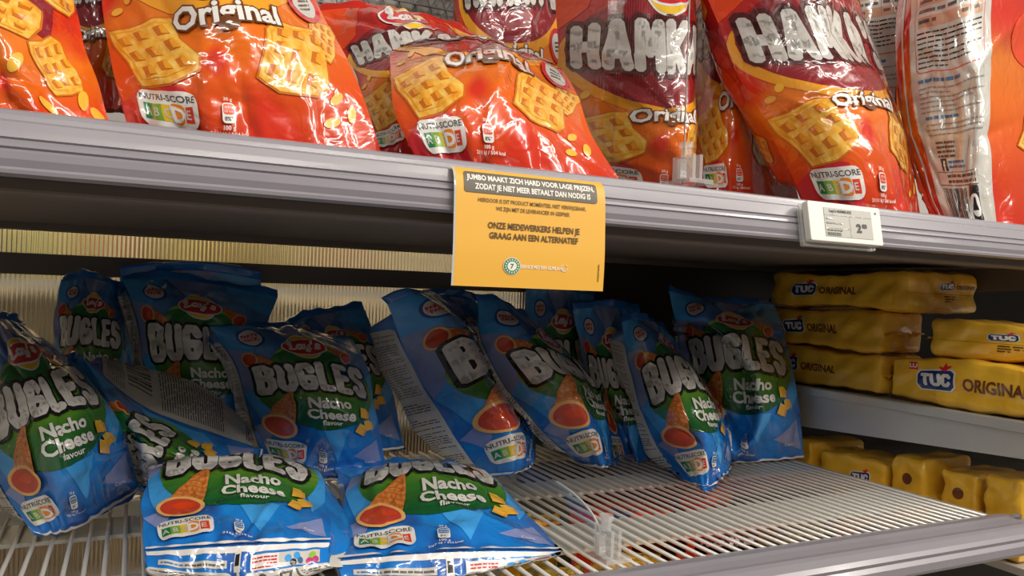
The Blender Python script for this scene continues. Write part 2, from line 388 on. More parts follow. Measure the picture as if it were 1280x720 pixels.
def waffle(t, cx, cy, w, rot, L=3, seed=1, sx=1):
    q = Tmpl(1, 1, 1, 1); rnd = random.Random(seed); p = []
    base = [(-.5, -.42), (-.1, -.5), (.38, -.46), (.52, -.3), (.46, .1), (.5, .4), (.3, .5), (-.1, .44), (-.42, .5), (-.53, .3), (-.46, -.05)]
    for x, y in base: p.append((x + rnd.uniform(-.03, .03), y + rnd.uniform(-.03, .03)))
    q.poly([(x * 1.06, y * 1.06) for x, y in p], 'hole', L); q.poly(p, 'chip', L + 1)
    q.poly([(x * .86 - .01, y * .86 + .02) for x, y in p], 'amber', L + 2); q.poly([(x * .83, y * .83) for x, y in p], 'chip', L + 3)
    for i in range(3):
        for j in range(3):
            x = -.28 + i * .28 + rnd.uniform(-.03, .03); y = -.26 + j * .27 + rnd.uniform(-.03, .03); a = .085
            q.poly([(x - a, y - a * .8), (x + a, y - a), (x + a * .8, y + a), (x - a, y + a * .9)], 'hole', L + 4)
            q.poly([(x - a * .2, y - a * .6), (x + a, y - a), (x + a * .8, y + a), (x, y + a * .7)], 'amber', L + 5)
    put(t, q, cx, cy, w, rot, sx)
def cone(t, cx, cy, w, rot, L=4):
    q = Tmpl(1, 1, 1, 1)
    q.poly([(-.42, -.42), (.42, -.30), (.34, .3), (.16, .95), (.04, .95), (-.3, .3)], 'cone', L)
    for k in range(6):
        y = -.05 + k * .15; hw = .40 * (1 - (y + .1) / 1.3); q.line([(-hw, y - .04), (0, y + .03), (hw, y - .01)], .025, 'hole', L + 1, cap=False)
    q.ell(0, -.36, .53, .40, 'rim', L + 2, .1); q.ell(0, -.37, .44, .32, 'mouth', L + 3, .1); q.ell(.06, -.30, .26, .13, 'orangered', L + 4, .3)
    put(t, q, cx, cy, w, rot)
def kcal(t, cx, cy, k=1, L=5):
    t.text('30 g', cx, cy + 1.15 * k, .42 * k, 'white', L, .02); t.rrect(cx - .5 * k, cy - .75 * k, cx + .5 * k, cy + .8 * k, .28 * k, 'white', L)
    t.rrect(cx - .42 * k, cy - .1 * k, cx + .42 * k, cy + .7 * k, .2 * k, 'orangered' if t is globals().get('HF') else 'inkblue', L + 1)
    t.text('633 kJ', cx, cy + .45 * k, .26 * k, 'white', L + 2, .01); t.text('151 kcal', cx, cy + .12 * k, .22 * k, 'white', L + 2, .01)
    t.text('8%*', cx, cy - .42 * k, .42 * k, 'darkline', L + 1, .02)
    t.text('100 g', cx, cy - 1.05 * k, .42 * k, 'white', L, .02)
    t.text('2111 kJ / 504 kcal' if t is globals().get('HF') else '2167 kJ / 519 kcal', cx, cy - 1.5 * k, .40 * k, 'white', L, .02)

NU, NV = 64, 84
BF = Tmpl(19, 26, NU, NV); BB = Tmpl(19, 26, NU, NV); HF = Tmpl(19, 27, NU, NV); HB = Tmpl(19, 27, NU, NV)
# blue corn snack bag, front
for p, c in (([(0, 26), (6, 26), (3.2, 20), (0, 21)], 'sky'), ([(6, 26), (13, 26), (9, 21.5)], 'lilac'), ([(13, 26), (19, 26), (19, 20.5), (15.5, 22)], 'sky'), ([(0, 21), (3.2, 20), (2.6, 14.5), (0, 12)], 'lilac'),
             ([(0, 12), (2.6, 14.5), (4.2, 8.5), (1.5, 6.5)], 'sky'), ([(0, 6), (3.4, 8), (1.8, 3.2)], 'lilac'), ([(16.8, 14), (19, 17), (19, 9), (17, 6.5)], 'sky'), ([(9.5, 6.6), (13.5, 6.8), (11.5, 2.2)], 'sky'), ([(14, 3), (18, 5.4), (18.5, 1.2)], 'lilac')):
    BF.poly(p, c, 1)
BF.ell(9.9, 13.2, 8.6, 6.6, 'greenfield', 2, .05, 40)
BF.ell(9.9, 18.3, 4.6, 2.5, 'lime', 3, 0); BF.ell(9.9, 17.7, 5.4, 2.3, 'greenfield', 4)
logo(BF, 10.0, 20.2, 5.4, 6)
BF.ell(4.0, 22.6, 1.75, 1.75, 'ring', 5); BF.ell(4.0, 22.6, 1.4, 1.4, 'white', 6); BF.ell(4.0, 22.6, 1.28, 1.28, 'paper', 7); BF.text('PARTY', 4, 22.95, .72, 'logored', 8, .05); BF.text('PACK', 4, 22.25, .72, 'logored', 8, .05)
cone(BF, 3.1, 18.2, 2.7, -1.9, 5); cone(BF, 14.6, 19.3, 2.2, .9, 5); cone(BF, 4.3, 8.3, 4.5, -.35, 13)
g_ = lambda t: .18 * abs(t) - .04
BF.glyphs('BUGLES', 1.55, 11.6, 17.65, 5.6, 1.75, 'black', 11, arc=.35, gap=.72, grow=g_)
BF.glyphs('BUGLES', 1.95, 12.0, 17.25, 4.8, 1.1, 'white', 12, arc=.35, gap=.72, grow=g_)
for tx, yy in (('Nacho', 10.6), ('Cheese', 9.0)): BF.text(tx, 10.9, yy, 1.95, 'white', 13, .035, 1.1)
BF.text('flavour', 10.9, 7.75, .95, 'white', 13, .02, 1.1)
for cx, cy, r in ((15.6, 9.3, 0), (16.2, 7.6, .4), (15.0, 7.0, -.3)):
    q = Tmpl(1, 1, 1, 1); q.poly([(-.8, -.6), (.5, -.8), (.8, .5), (-.6, .7)], 'cheese', 13); q.poly([(-.6, .7), (.8, .5), (.5, .95), (-.5, 1.1)], 'logoyellow', 14); q.poly([(.5, -.8), (.8, .5), (1.05, .4), (.9, -.8)], 'amber', 14); put(BF, q, cx, cy, .85, r)
nutri(BF, 4.2, 3.1, 5.4, 13, .08); kcal(BF, 9.3, 2.9, 1.0, 13)
BF.text('Corn', 16.4, 2.2, .6, 'white', 13, .01)
BF.line([(.2, .22), (18.8, .22)], .3, 'white', 13, cap=False)
# blue bag, back
BB.rect(0, 0, 19, .35, 'white', 1); BB.rect(9.35, .35, 9.6, 26, 'white', 1); BB.rect(9.25, .1, 9.85, 1.5, 'white', 2); BB.rect(9.35, .45, 9.75, 1.1, 'black', 3)
BB.rect(10.6, .75, 17.4, 1.2, 'paper', 2); BB.rows(10.8, .85, 14.8, 1.12, 1, 'darkline', 3, 1); BB.rows(15, .85, 17.1, 1.12, 1, 'inkblue', 3, 9)
BB.rrect(10.0, 1.5, 18.8, 22.5, .7, 'paper', 2); BB.rows(10.4, 1.7, 18.4, 12.2, 30, 'darkline', 3, 2, hfac=.38); BB.rows(10.4, 13, 18.4, 21.8, 26, 'grey', 3, 3)
BB.rect(1.2, .5, 5.5, 1.45, 'paper', 2)
for k, (dx, dy, c) in enumerate(((4.1, 2.0, 'black'), (3.3, 1.8, 'inkblue'), (4.6, 1.5, 'sky'), (3.7, 1.3, 'sky'), (2.3, 2.0, 'magenta'), (1.7, 1.95, 'magenta'), (2.0, 1.4, 'lime'))): BB.ell(dx, dy * .62, .34, .24, c, 3 + k % 2)
BB.rect(5.5, .5, 8.3, 1.45, 'white', 2); BB.rows(5.7, .6, 8.1, 1.38, 4, 'logored', 3, 5)
BB.rrect(.2, 1.6, 9.0, 22.5, .5, 'paper', 2); BB.text('125g e', 5.6, 2.3, 1.5, 'darkline', 3, .03); BB.rows(.6, 1.9, 3.4, 2.8, 3, 'darkline', 3, 12); BB.rows(.5, 6, 8.6, 14, 26, 'darkline', 3, 6, hfac=.38)
for k in range(22): BB.rect(1.2 + k * .3, 15, 1.2 + k * .3 + (.08, .16, .2)[k % 3], 18.5, 'black', 3)
BB.rows(.5, 19, 8.6, 22, 10, 'grey', 3, 7)
# red savoury snack bag, front
HF.ell(9.5, 16.3, 9.6, 5.2, 'amber', 1, 0, 40); HF.ell(9.5, 17.1, 8.9, 4.9, 'darkred', 2, 0, 40)
HF.poly([(0, 27), (5, 27), (2.5, 21), (0, 19)], 'orangered', 1); HF.poly([(14, 27), (19, 27), (19, 20)], 'amber', 1)
logo(HF, 9.6, 23.2, 6.6, 5)
gh = lambda t: .16 * (1 - abs(t)) - .05
HF.glyphs("HAMKA'S", .75, 14.7, 18.3, 5.1, 1.75, 'maroon', 5, arc=.7, gap=.62, grow=gh)
HF.glyphs("HAMKA'S", 1.15, 15.1, 17.9, 4.3, 1.0, 'pale', 7, arc=.7, gap=.62, grow=gh)
wp = lambda V: np.stack([V[:, 0], V[:, 1] - .035 * V[:, 0]**2], 1)
HF.text('Original', 9.7, 11.35, 2.3, 'brown', 9, .085, 1.12, warp=wp); HF.text('Original', 9.7, 11.35, 2.3, 'white', 10, .03, 1.12, warp=wp)
waffle(HF, 3.9, 7.9, 5.6, .5, 3, 1, 1.0); waffle(HF, 14.4, 7.4, 5.2, -.35, 3, 2, .95); waffle(HF, 17.3, 8.6, 3.6, -.6, 2, 3, .7)
for x, y, r in ((16.8, 4.2, .5), (17.7, 3.2, 1.2), (16.2, 2.8, .2), (1.2, 11.4, .6), (2.2, 12.6, 1.1)): HF.ell(x, y, .55, .3, 'cheese', 3, r, 12)
HF.ell(17.0, 11.8, 1.5, 1.9, 'logored', 8, .4); HF.ell(17.0, 11.8, 1.05, 1.4, 'paper', 9, .4); HF.rows(16.4, 11.2, 17.6, 12.4, 3, 'darkline', 10, 3)
HF.poly([(0, 0), (7.5, 0), (5.8, 4.9), (3.5, 5.2), (0, 2.5)], 'logored', 2)
nutri(HF, 4.4, 3.1, 4.9, 11, .1); kcal(HF, 8.9, 3.4, .95, 11)
# red bag, back
HB.rect(2.1, .2, 13.2, 26.5, 'paper', 1); HB.rect(1.0, 0, 1.25, 27, 'paper', 1)
HB.rrect(2.8, 12.2, 12.6, 26, .5, 'logored', 2); HB.rrect(2.88, 12.28, 12.52, 25.92, .45, 'paper', 3)
for k in range(5): HB.rect(3.2, 16 + k * 1.9, 12.3, 16.95 + k * 1.9, 'peach', 4)
HB.rows(3.3, 16.2, 8.2, 25.6, 11, 'darkline', 5, 1, hfac=.35)
for x in (9.0, 10.9): HB.rows(x, 16.2, x + 1.1, 25.6, 11, 'darkline', 5, int(x), hfac=.35); HB.rect(x - .35, 16.2, x - .3, 25.6, 'darkline', 5)
HB.rows(3.1, 12.5, 12.3, 15.8, 8, 'black', 4, 3, hfac=.33)
HB.rows(2.9, 11.2, 9.0, 11.8, 1, 'inkblue', 4, 4); HB.rows(2.9, 8.6, 12.6, 11.1, 6, 'grey', 4, 5, hfac=.3); HB.rows(3.4, 8.0, 9.5, 8.5, 1, 'inkblue', 4, 6); HB.rows(3.4, 6.7, 12.6, 7.9, 3, 'grey', 4, 7, hfac=.3)
HB.rows(4.2, 5.0, 7.2, 6.4, 4, 'darkline', 4, 8); HB.rect(4.4, 4.1, 5.4, 5.0, 'black', 4); HB.text('f', 4.95, 4.45, 1.0, 'white', 5, .05); HB.rows(5.6, 4.2, 8.4, 4.9, 2, 'inkblue', 4, 9)
HB.rrect(3.4, 3.0, 11.8, 4.0, .1, 'darkline', 4); HB.rrect(3.45, 3.05, 11.75, 3.95, .1, 'paper', 5); HB.rows(5.0, 3.1, 11.4, 3.9, 2, 'darkline', 6, 10)
for k in range(19): HB.rect(3.6 + k * .26, .5, 3.6 + k * .26 + (.07, .13, .18)[(k * 7) % 3], 2.8, 'black', 4)
HB.rrect(9.9, .3, 11.7, 2.95, .3, 'black', 4); HB.ell(10.8, 1.6, .78, .78, 'white', 5); HB.poly([(10.4, 1.25), (11.2, 1.25), (11.0, 1.75), (10.9, 2.15), (10.7, 2.15), (10.6, 1.75)], 'black', 6)
waffle(HB, 16.4, 21, 3.6, .5, 2, 5, .7); HB.ell(16.5, 13, 1.6, 2.4, 'orangered', 2, .3); waffle(HB, 16.6, 6.3, 3.0, -.3, 3, 6, .8)

HS = Tmpl(19, 27, NU, NV)
HS.poly([(0, 0), (19, 0), (19, 5), (8, 3), (0, 7)], 'orangered', 1); HS.poly([(9, 27), (19, 27), (15, 12), (11, 16)], 'darkred', 1)
waffle(HS, 4.5, 19, 6.5, .9, 2, 11, .6); waffle(HS, 10.8, 15.5, 7.5, 1.2, 2, 12, .55); waffle(HS, 15.2, 9.5, 6.5, .3, 2, 13, .5); waffle(HS, 17.6, 19, 6.0, -.3, 2, 14, .5); waffle(HS, 8.0, 22, 5, .2, 2, 15)
for x, y, q in ((6, 8.5, .9), (8.3, 11, 2.0), (16.8, 5.6, 1.2), (13, 5.2, 2.2), (10.8, 9.8, .8), (4, 12, 1.4), (17.9, 3.5, 1.9)): HS.ell(x, y, 1.3, .6, 'cheese', 3, q, 14)
LAY = 0.00016
def surf_mesh(G, N, flip, base_i, uvflip):
    nv, nu = G.shape[0] - 1, G.shape[1] - 1
    idx = np.arange((nv + 1) * (nu + 1)).reshape(nv + 1, nu + 1)
    a, b, c, d = idx[:-1, :-1].ravel(), idx[:-1, 1:].ravel(), idx[1:, 1:].ravel(), idx[1:, :-1].ravel()
    if uvflip: f = np.concatenate([np.stack([a, b, d], 1), np.stack([b, c, d], 1)])
    else: f = np.concatenate([np.stack([a, b, c], 1), np.stack([a, c, d], 1)])
    if flip: f = f[:, ::-1]
    uu, vv = np.meshgrid(np.linspace(0, 1, nu + 1), np.linspace(0, 1, nv + 1))
    if uvflip: uu = 1 - uu
    return G.reshape(-1, 3), f.tolist(), np.stack([uu.ravel(), vv.ravel()], 1), N.reshape(-1, 3)
def map_print(T, G, N, mirror):
    V, faces, mi, mats = T.cook()
    if len(V) == 0: return V, [], [], [], V, V
    nv, nu = G.shape[0] - 1, G.shape[1] - 1
    u = V[:, 0]; v = V[:, 1]; uu = 1 - u if mirror else u
    x = np.clip(uu, 0, 1) * nu; y = np.clip(v, 0, 1) * nv; i = np.minimum(x.astype(int), nu - 1); j = np.minimum(y.astype(int), nv - 1); fx = (x - i)[:, None]; fy = (y - j)[:, None]
    def s(A):
        p00, p10, p01, p11 = A[j, i], A[j, i + 1], A[j + 1, i], A[j + 1, i + 1]
        if mirror: return np.where(fx + fy <= 1, p00 + fx * (p10 - p00) + fy * (p01 - p00), p11 + (1 - fx) * (p01 - p11) + (1 - fy) * (p10 - p11))
        return np.where(fx >= fy, p00 + fx * (p10 - p00) + fy * (p11 - p10), p00 + fy * (p01 - p00) + fx * (p11 - p01))
    P = s(G); n = s(N); n /= np.linalg.norm(n, axis=1, keepdims=True) + 1e-12
    P = P + n * (0.00028 + LAY * V[:, 2:3])
    return P, faces, mi, mats, np.stack([u, v], 1), n
def film(name, sheets, parent):
    """sheets: (grid, outward normals, base ink, template, is_back). One closed printed film"""
    V = []; Fc = []; MI = []; UV = []; NN = []; slots = []; n0 = 0
    def slot(k):
        if k not in slots: slots.append(k)
        return slots.index(k)
    for G, N, base, T, back in sheets:
        v, f, uv, n = surf_mesh(G, N, back, 0, back)
        V.append(v); UV.append(uv); NN.append(n); Fc += [[q + n0 for q in p] for p in f]; MI += [slot(base)] * len(f); n0 += len(v)
        if T is not None:
            P, faces, mi, mats, uv, n = map_print(T, G, N, back)
            if len(P):
                sl = [slot(k) for k in mats]; V.append(P); UV.append(uv); NN.append(n)
                Fc += [[q + n0 for q in p] for p in faces]; MI += [sl[k] for k in mi]; n0 += len(P)
    V = np.concatenate(V); UV = np.concatenate(UV); NN = np.concatenate(NN)
    me = bpy.data.meshes.new(name); me.from_pydata(V.tolist(), [], Fc)
    for k in slots: me.materials.append(INK[k])
    me.polygons.foreach_set('material_index', MI); me.polygons.foreach_set('use_smooth', [True] * len(me.polygons))
    ul = me.uv_layers.new(name='UVMap'); li = np.empty(len(me.loops), dtype=np.int32); me.loops.foreach_get('vertex_index', li)
    ul.data.foreach_set('uv', UV[li].astype(np.float32).ravel())
    me.normals_split_custom_set_from_vertices(NN.tolist()); me.update()
    return link(name, me, parent)

def seal(name, edge, direction, w, key, parent, seed=0):
    """crimped seal strip running along an edge of the bag"""
    n = len(edge); rng = np.random.default_rng(seed); d = direction / np.linalg.norm(direction)
    t = np.gradient(edge, axis=0); nn = np.cross(t, d); nn /= np.linalg.norm(nn, axis=1, keepdims=True) + 1e-9
    ph = rng.uniform(0, 6); s = np.linspace(0, 1, n)[:, None]
    V = []; K = 5
    for k in range(K):
        q = k / (K - 1); wav = 0.0035 * q * np.sin(s * 9 + ph) + 0.0015 * q * np.sin(s * 31 + ph)
        rib = 0.0007 * (1 if k % 2 else -1)
        V.append(edge + d * w * q + nn * (wav + rib))
    V = np.array(V); V2 = V + nn[None] * 0.0006
    allv = np.concatenate([V.reshape(-1, 3), V2.reshape(-1, 3)]); f = []; o = K * n
    for k in range(K - 1):
        for i in range(n - 1):
            a = k * n + i; f.append((a, a + 1, a + n + 1, a + n)); f.append((o + a, o + a + n, o + a + n + 1, o + a + 1))
    for i in range(n - 1): f.append(((K - 1) * n + i, (K - 1) * n + i + 1, o + (K - 1) * n + i + 1, o + (K - 1) * n + i))
    for k in range(K - 1):
        for i in (0, n - 1): f.append((k * n + i, (k + 1) * n + i, o + (k + 1) * n + i, o + k * n + i))
    ob = mesh(name, allv, f, INK[key], parent, True)
    return ob

DES = {'bugle': ('blue', BF, 'blue', BB, .19, .26), 'hamka': ('red', HF, 'red', HB, .19, .27), 'hamka_side': ('red', HS, 'red', HB, .19, .27), 'hamka_back': ('red', HB, 'red', HF, .19, .27)}
def bag(label, group, design, us, rows, seed, th=0.03, S=None, side='L', backrows=None, amp=0.0024, name='snack_bag', tops=True, bottoms=True, sealw=0.011):
    base, T, bbase, TB, Wd, Hd = DES[design]
    vs = [r[0] for r in rows]; P = [[pt(p) for p in r[1:]] for r in rows]
    G = net(us, vs, P, NU, NV)
    u = np.linspace(0, 1, NU + 1)[None, :, None]; v = np.linspace(0, 1, NV + 1)[:, None, None]
    N = normals(G)
    rng = np.random.default_rng(seed + 900)
    # back sheet shares its four edges with the front sheet
    if backrows is not None:
        bv = [r[0] for r in backrows]; K = net(backrows[0][1], bv, [[pt(p) for p in r[2:]] for r in backrows], NU, NV)
    else:
        navg = N[NV // 4:3 * NV // 4, NU // 4:3 * NU // 4].mean((0, 1)); navg /= np.linalg.norm(navg)
        chord = G[:, :1] * (1 - u) + G[:, -1:] * u
        K = chord - navg * th * (np.sin(PI * u)**0.8) * (np.clip(np.sin(PI * v), 0, 1)**0.6)
        if S is not None:
            sv = [r[0] for r in S]; o = np.argsort(sv)
            sp = herm(np.array(sv)[o], np.array([pt(r[1:]) for r in S])[o], np.linspace(0, 1, NV + 1))
            uS = 0.22 if side == 'L' else 0.78; iS = int(round(uS * NU)); 
            cols = [0, uS, 0.62, 1] if side == 'L' else [0, 0.38, uS, 1]
            mid = K[:, int(0.62 * NU)] if side == 'L' else K[:, int(0.38 * NU)]
            pts = [G[:, 0], sp, mid, G[:, -1]] if side == 'L' else [G[:, 0], mid, sp, G[:, -1]]
            K = np.swapaxes(herm(cols, np.array(pts), np.linspace(0, 1, NU + 1)), 0, 1)
    # blend edges of the back so that both sheets close exactly
    def close(K, G):
        K = K.copy(); e = np.clip(np.minimum(v, 1 - v) / 0.10, 0, 1)[:, 0, 0]
        for j in range(NV + 1): 
            w = e[j]**0.8
            if backrows is None: K[j] = K[j] * w + G[j] * (1 - w)
        K[:, 0] = G[:, 0]; K[:, -1] = G[:, -1]; K[0] = G[0]; K[-1] = G[-1]; return K
    h = crumple(seed, NU, NV, Wd, Hd, amp); G2 = G + N * h[:, :, None]
    # slightly uneven outline
    uneven = 0.0016 * np.sin(np.linspace(0, rng.uniform(14, 24), NV + 1) + rng.uniform(0, 6))[:, None, None]
    du = np.gradient(G, axis=1); du /= np.linalg.norm(du, axis=2, keepdims=True) + 1e-9
    G2 = G2 + du * uneven * (np.abs(2 * u - 1)**6) * np.sin(PI * v)
    K = close(K, G2); NK = -normals(K); hk = crumple(seed + 77, NU, NV, Wd, Hd, amp)
    NKs = NK.copy(); K2 = close(K + NK * hk[:, :, None], G2)
    JOBS[seed] = dict(label=label, group=group, design=design, G=G2, K=K2, name=name, tops=tops, bottoms=bottoms, sealw=sealw, lower=P[-1][0][2] < 1.25)
JOBS = {}
def spread(d, n=5):      # soften the edge of a pushed zone
    for _ in range(n):
        q = np.pad(d, 1, mode='edge'); d = np.maximum(d, (q[:-2, 1:-1] + q[2:, 1:-1] + q[1:-1, :-2] + q[1:-1, 2:]) / 4)
    return d
CS = .004
class Front:             # furthest depth already taken, over a grid of shelf position and height
    def __init__(s): s.M = np.full((520, 200), -9.0)
    def ij(s, A): return np.clip(((A[..., 0] + .45) / CS).astype(int), 1, 518), np.clip(((A[..., 2] - 1.05) / CS).astype(int), 1, 198)
    def splat(s, A, mask=None):
        B = np.concatenate([A.reshape(-1, 3), ((A[1:, 1:] + A[:-1, :-1]) / 2).reshape(-1, 3)]); 
        i, j = s.ij(B)
        for di in (-1, 0, 1):
            for dj in (-1, 0, 1): np.maximum.at(s.M, (i + di, j + dj), B[:, 1])
    def get(s, A): i, j = s.ij(A); return s.M[i, j]
def squeeze(order):      # flatten hidden backs against the bags standing behind them
    for n, k in enumerate(order):
        if k in (25, 26): continue
        J = JOBS[k]; G, K = J['G'], J['K']; be = Front()
        for q in order[n + 1:]:
            A = JOBS[q]['G'].copy(); A[..., 1] = -A[..., 1]; be.splat(A)
        lim = -be.get(K) - .002; lim = np.where(lim > 5, 9, lim); d = spread(np.clip(K[..., 1] - lim, 0, .2), 4)
        own = Front(); own.splat(G); lo = own.get(K) + .0012; lo = np.where(lo < -5, K[..., 1] - .025, lo)
        K[..., 1] = np.minimum(K[..., 1], np.maximum(K[..., 1] - d, lo))
        K[:, 0] = G[:, 0]; K[:, -1] = G[:, -1]; K[0] = G[0]; K[-1] = G[-1]
def slide(A, dY):        # move points away from the aisle, keeping their line of sight
    A += (A - CAM) / (A[..., 1:2] - CAM[1]) * dY[..., None]
def settle(order):
    squeeze(order)
    fr = Front()
    for k in order:
        J = JOBS[k]; G, K = J['G'], J['K']
        zlo, zhi = (ZL + .0018, 1.342) if J['lower'] else (1.3627, 9)
        cap = .006 if k in (40, 13) else .05
        for it in range(4):
            if k in (25, 26): cap = 0
            d = np.maximum(0, fr.get(G) + .0012 - G[..., 1]); d = np.minimum(np.where(d < 2, d, 0), cap); d = spread(d, 10); slide(G, d)
            d = np.maximum(0, fr.get(K) + .0026 - K[..., 1]); d = np.minimum(np.where(d < 2, d, 0), cap); d = spread(d, 6); slide(K, d)
            for A in (G, K):
                A[..., 2] = np.clip(A[..., 2], zlo, zhi)
                if not J['lower']: A[..., 1] = np.where(A[..., 2] < 1.390, np.maximum(A[..., 1], .0085), A[..., 1])
                else: A[..., 0] = np.minimum(A[..., 0], .838)
                over = np.maximum(0, A[..., 1] - .4695); slide(A, -over)
        e = np.ones(G.shape[:2]); e[0] = e[-1] = 0; e[:, 0] = e[:, -1] = 0
        own = Front(); own.splat(G)
        do = np.maximum(0, own.get(K) + .0012 - K[..., 1]) * e * (k not in (25, 26)); do = np.where(do < 2, do, 0); K[..., 1] = np.minimum(K[..., 1] + do, .4698)
        K[:, 0] = G[:, 0]; K[:, -1] = G[:, -1]; K[0] = G[0]; K[-1] = G[-1]
        fr.splat(G); fr.splat(K)
def finish(k):
    J = JOBS[k]; G2, K2 = J['G'], J['K']; base, T, bbase, TB, Wd, Hd = DES[J['design']]
    N2 = normals(G2); NK2 = -normals(K2)
    loc = (G2[0].mean(0) + K2[NV // 3].mean(0)) / 2; loc = np.array([loc[0], loc[1], min(G2[..., 2].min(), K2[..., 2].min())])
    root = empty(J['name'], loc, J['label'], 'snack bag', J['group'])
    film('pouch', [(G2, N2, base, T, False), (K2, NK2, bbase, TB, True)], root)
    if J['tops']: seal('top_seal', G2[-1][::2], (G2[-1] - G2[-5]).mean(0) + N2[-1].mean(0) * 0.002, J['sealw'], base, root, k)
    if J['bottoms']: seal('bottom_seal', G2[0][::2], (G2[0] - G2[4]).mean(0) * np.array([1, 1, 0.0]) + np.array([0, -1e-6, 0.0001]), J['sealw'] * .5, base, root, k + 5)
    BAGLOG.append((J['label'], min(G2[..., 2].min(), K2[..., 2].min()), np.linalg.norm(G2[NV // 2, 1:] - G2[NV // 2, :-1], axis=1).sum(), np.linalg.norm(G2[1:, NU // 2] - G2[:-1, NU // 2], axis=1).sum()))
BAGLOG = []

# ------------------------------------------------------------------ shelving
SX0, SX1 = -0.62, 0.812
ZL = 1.085; ZU = 1.362
def wire_shelf(z, label, x0, x1, depth, group=None, y0=0.0, npitch=0.0132, only_stuff=False):
    s = empty('wire_shelf', ((x0 + x1) / 2, y0, z - .01), label, 'shelf', group)
    n = int((x1 - x0) / npitch); r = 0.0017
    b = MB().tube([(0, y0 + .004, 0), (0, y0 + depth, 0)], r, 6); me = None
    for i in range(n + 1):
        if me is None:
            w = b.build('wire', M_wire, s, True); w.location = (x0, 0, z - r); me = w.data
        else:
            w = link('wire', me, s); w.location = (x0 + i * npitch, 0, z - r)
    for ya, yb in ((.072, .136), (.236, .29), (.395, .44)):
        if yb < depth: MB().box(x0, x1, y0 + ya, y0 + yb, z - 0.0075, z - 0.0042).build('cross_plate', M_plate, s)
    MB().box(x1 - .004, x1 + .003, y0 + .0, y0 + depth, z - .014, z - .001).build('end_bar', M_metal, s, bevel=.001)
    MB().box(x0, x1, y0 + depth - .012, y0 + depth, z - .014, z - .005).build('back_bar', M_metal, s)
    return s
def tag_rail(name, prof, x0, x1, parent):
    """clear ribbed price rail: outline extruded along the shelf"""
    t = .0016; P = [np.array(p) for p in prof]; out = []
    for i, p in enumerate(P):
        d = P[min(i + 1, len(P) - 1)] - P[max(i - 1, 0)]; d = d / np.linalg.norm(d); out.append(p + np.array([d[1], -d[0]]) * t)
    ring = [tuple(p) for p in P] + [tuple(p) for p in out[::-1]]
    return MB().prism_x(ring, x0, x1).build(name, M_rail, parent, False)

# lower wire shelf
ls = wire_shelf(ZL, 'wire shelf of pale steel rods carrying the blue snack bags', SX0, SX1, .47)
prof = [(.012, -.0005), (.004, .0015), (-.004, .002), (-.007, .0035), (-.012, .002), (-.020, .0005), (-.027, .0005), (-.030, .003), (-.034, .0015), (-.040, -.004), (-.0425, -.010), (-.041, -.016), (-.0435, -.022), (-.043, -.034), (-.0405, -.040), (-.037, -.042)]
tag_rail('price_rail', [(y, ZL + z * (.58 if z < -.002 else 1)) for y, z in prof[::-1]], SX0, SX1 + .012, ls)
MB().box(SX0, SX1, -.030, .004, ZL - .022, ZL - .006).build('front_lip', M_railin, ls)
MB().tube([(SX1 + .006, -.012, ZL - .004), (SX1 + .006, -.012, ZL + .006)], .004, 10).build('end_clip', M_clear, ls, True)
wire_shelf(0.80, 'lowest wire shelf seen dimly below the front rail', SX0, SX1 + .5, .47)

# upper solid shelf
us_ = empty('solid_shelf', (.2, .2, 1.352), 'solid grey shelf carrying the red and orange snack bags', 'shelf')
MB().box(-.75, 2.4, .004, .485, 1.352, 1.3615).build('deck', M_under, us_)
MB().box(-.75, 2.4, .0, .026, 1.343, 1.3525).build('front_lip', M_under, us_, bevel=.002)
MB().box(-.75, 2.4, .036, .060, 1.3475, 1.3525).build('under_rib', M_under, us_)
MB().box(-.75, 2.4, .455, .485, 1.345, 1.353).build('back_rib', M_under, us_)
MB().box(-.75, 2.4, -.011, .004, 1.3535, 1.382).build('rail_backing', M_railin, us_)
pu = [(.006, 1.3870), (-.002, 1.3878), (-.007, 1.3865), (-.0085, 1.3848), (-.0120, 1.3850), (-.0125, 1.3830), (-.0165, 1.3822), (-.0175, 1.3795), (-.0205, 1.3780), (-.0225, 1.373), (-.0238, 1.3695), (-.0228, 1.3685), (-.0245, 1.3665), (-.0250, 1.3645), (-.0238, 1.3635), (-.0258, 1.3618), (-.0262, 1.358), (-.0250, 1.3540), (-.0268, 1.3525), (-.0265, 1.3505), (-.022, 1.349), (-.016, 1.350)]
tag_rail('price_rail', pu[::-1], -.75, 2.4, us_)

def clip_parts(x, y0, z, d):
    c = MB(); c.box(x - .012, x + .012, y0 - .026, y0 + .006, z + .0, z + .0035); c.box(x - .0045, x - .0015, y0 - .020, y0 + .006, z + .0035, z + .024); c.box(x + .0025, x + .0055, y0 - .020, y0 + .006, z + .0035, z + .024)
    c.box(x - .011, x - .0045, y0 - .012, y0 - .006, z + .0035, z + .017)
    c.tube([(x - .002, y0 - .008, z + .022), (x - .002, y0 - .008, z + .033)], .0045, 10); c.tube([(x - .002, y0 - .008, z + .030), (x - .002, y0 - .008, z + .0345)], .006, 10)
    c.tube([(x - .0075, y0 - .01, z + .004), (x - .0075, y0 - .01, z + .02)], .0045, 10)
    cl = c.build('clip', M_clip, d, False)
    T = Tmpl(10, 8, 1, 1); T.text('22', 5, 4, 7, 'white', 1, .06); G = np.array([[(x - .0118 + .0085 * a, y0 - .0121, z + .0045 + .0075 * b) for a in (0, 1)] for b in (0, 1)]); q = film('clip_number', [(G, normals(G), 'white', T, False)], cl)
    b2 = bmesh.new(); b2.from_mesh(q.data); b2.faces.ensure_lookup_table(); bmesh.ops.delete(b2, geom=b2.faces[:2], context='FACES_ONLY'); b2.to_mesh(q.data); b2.free()
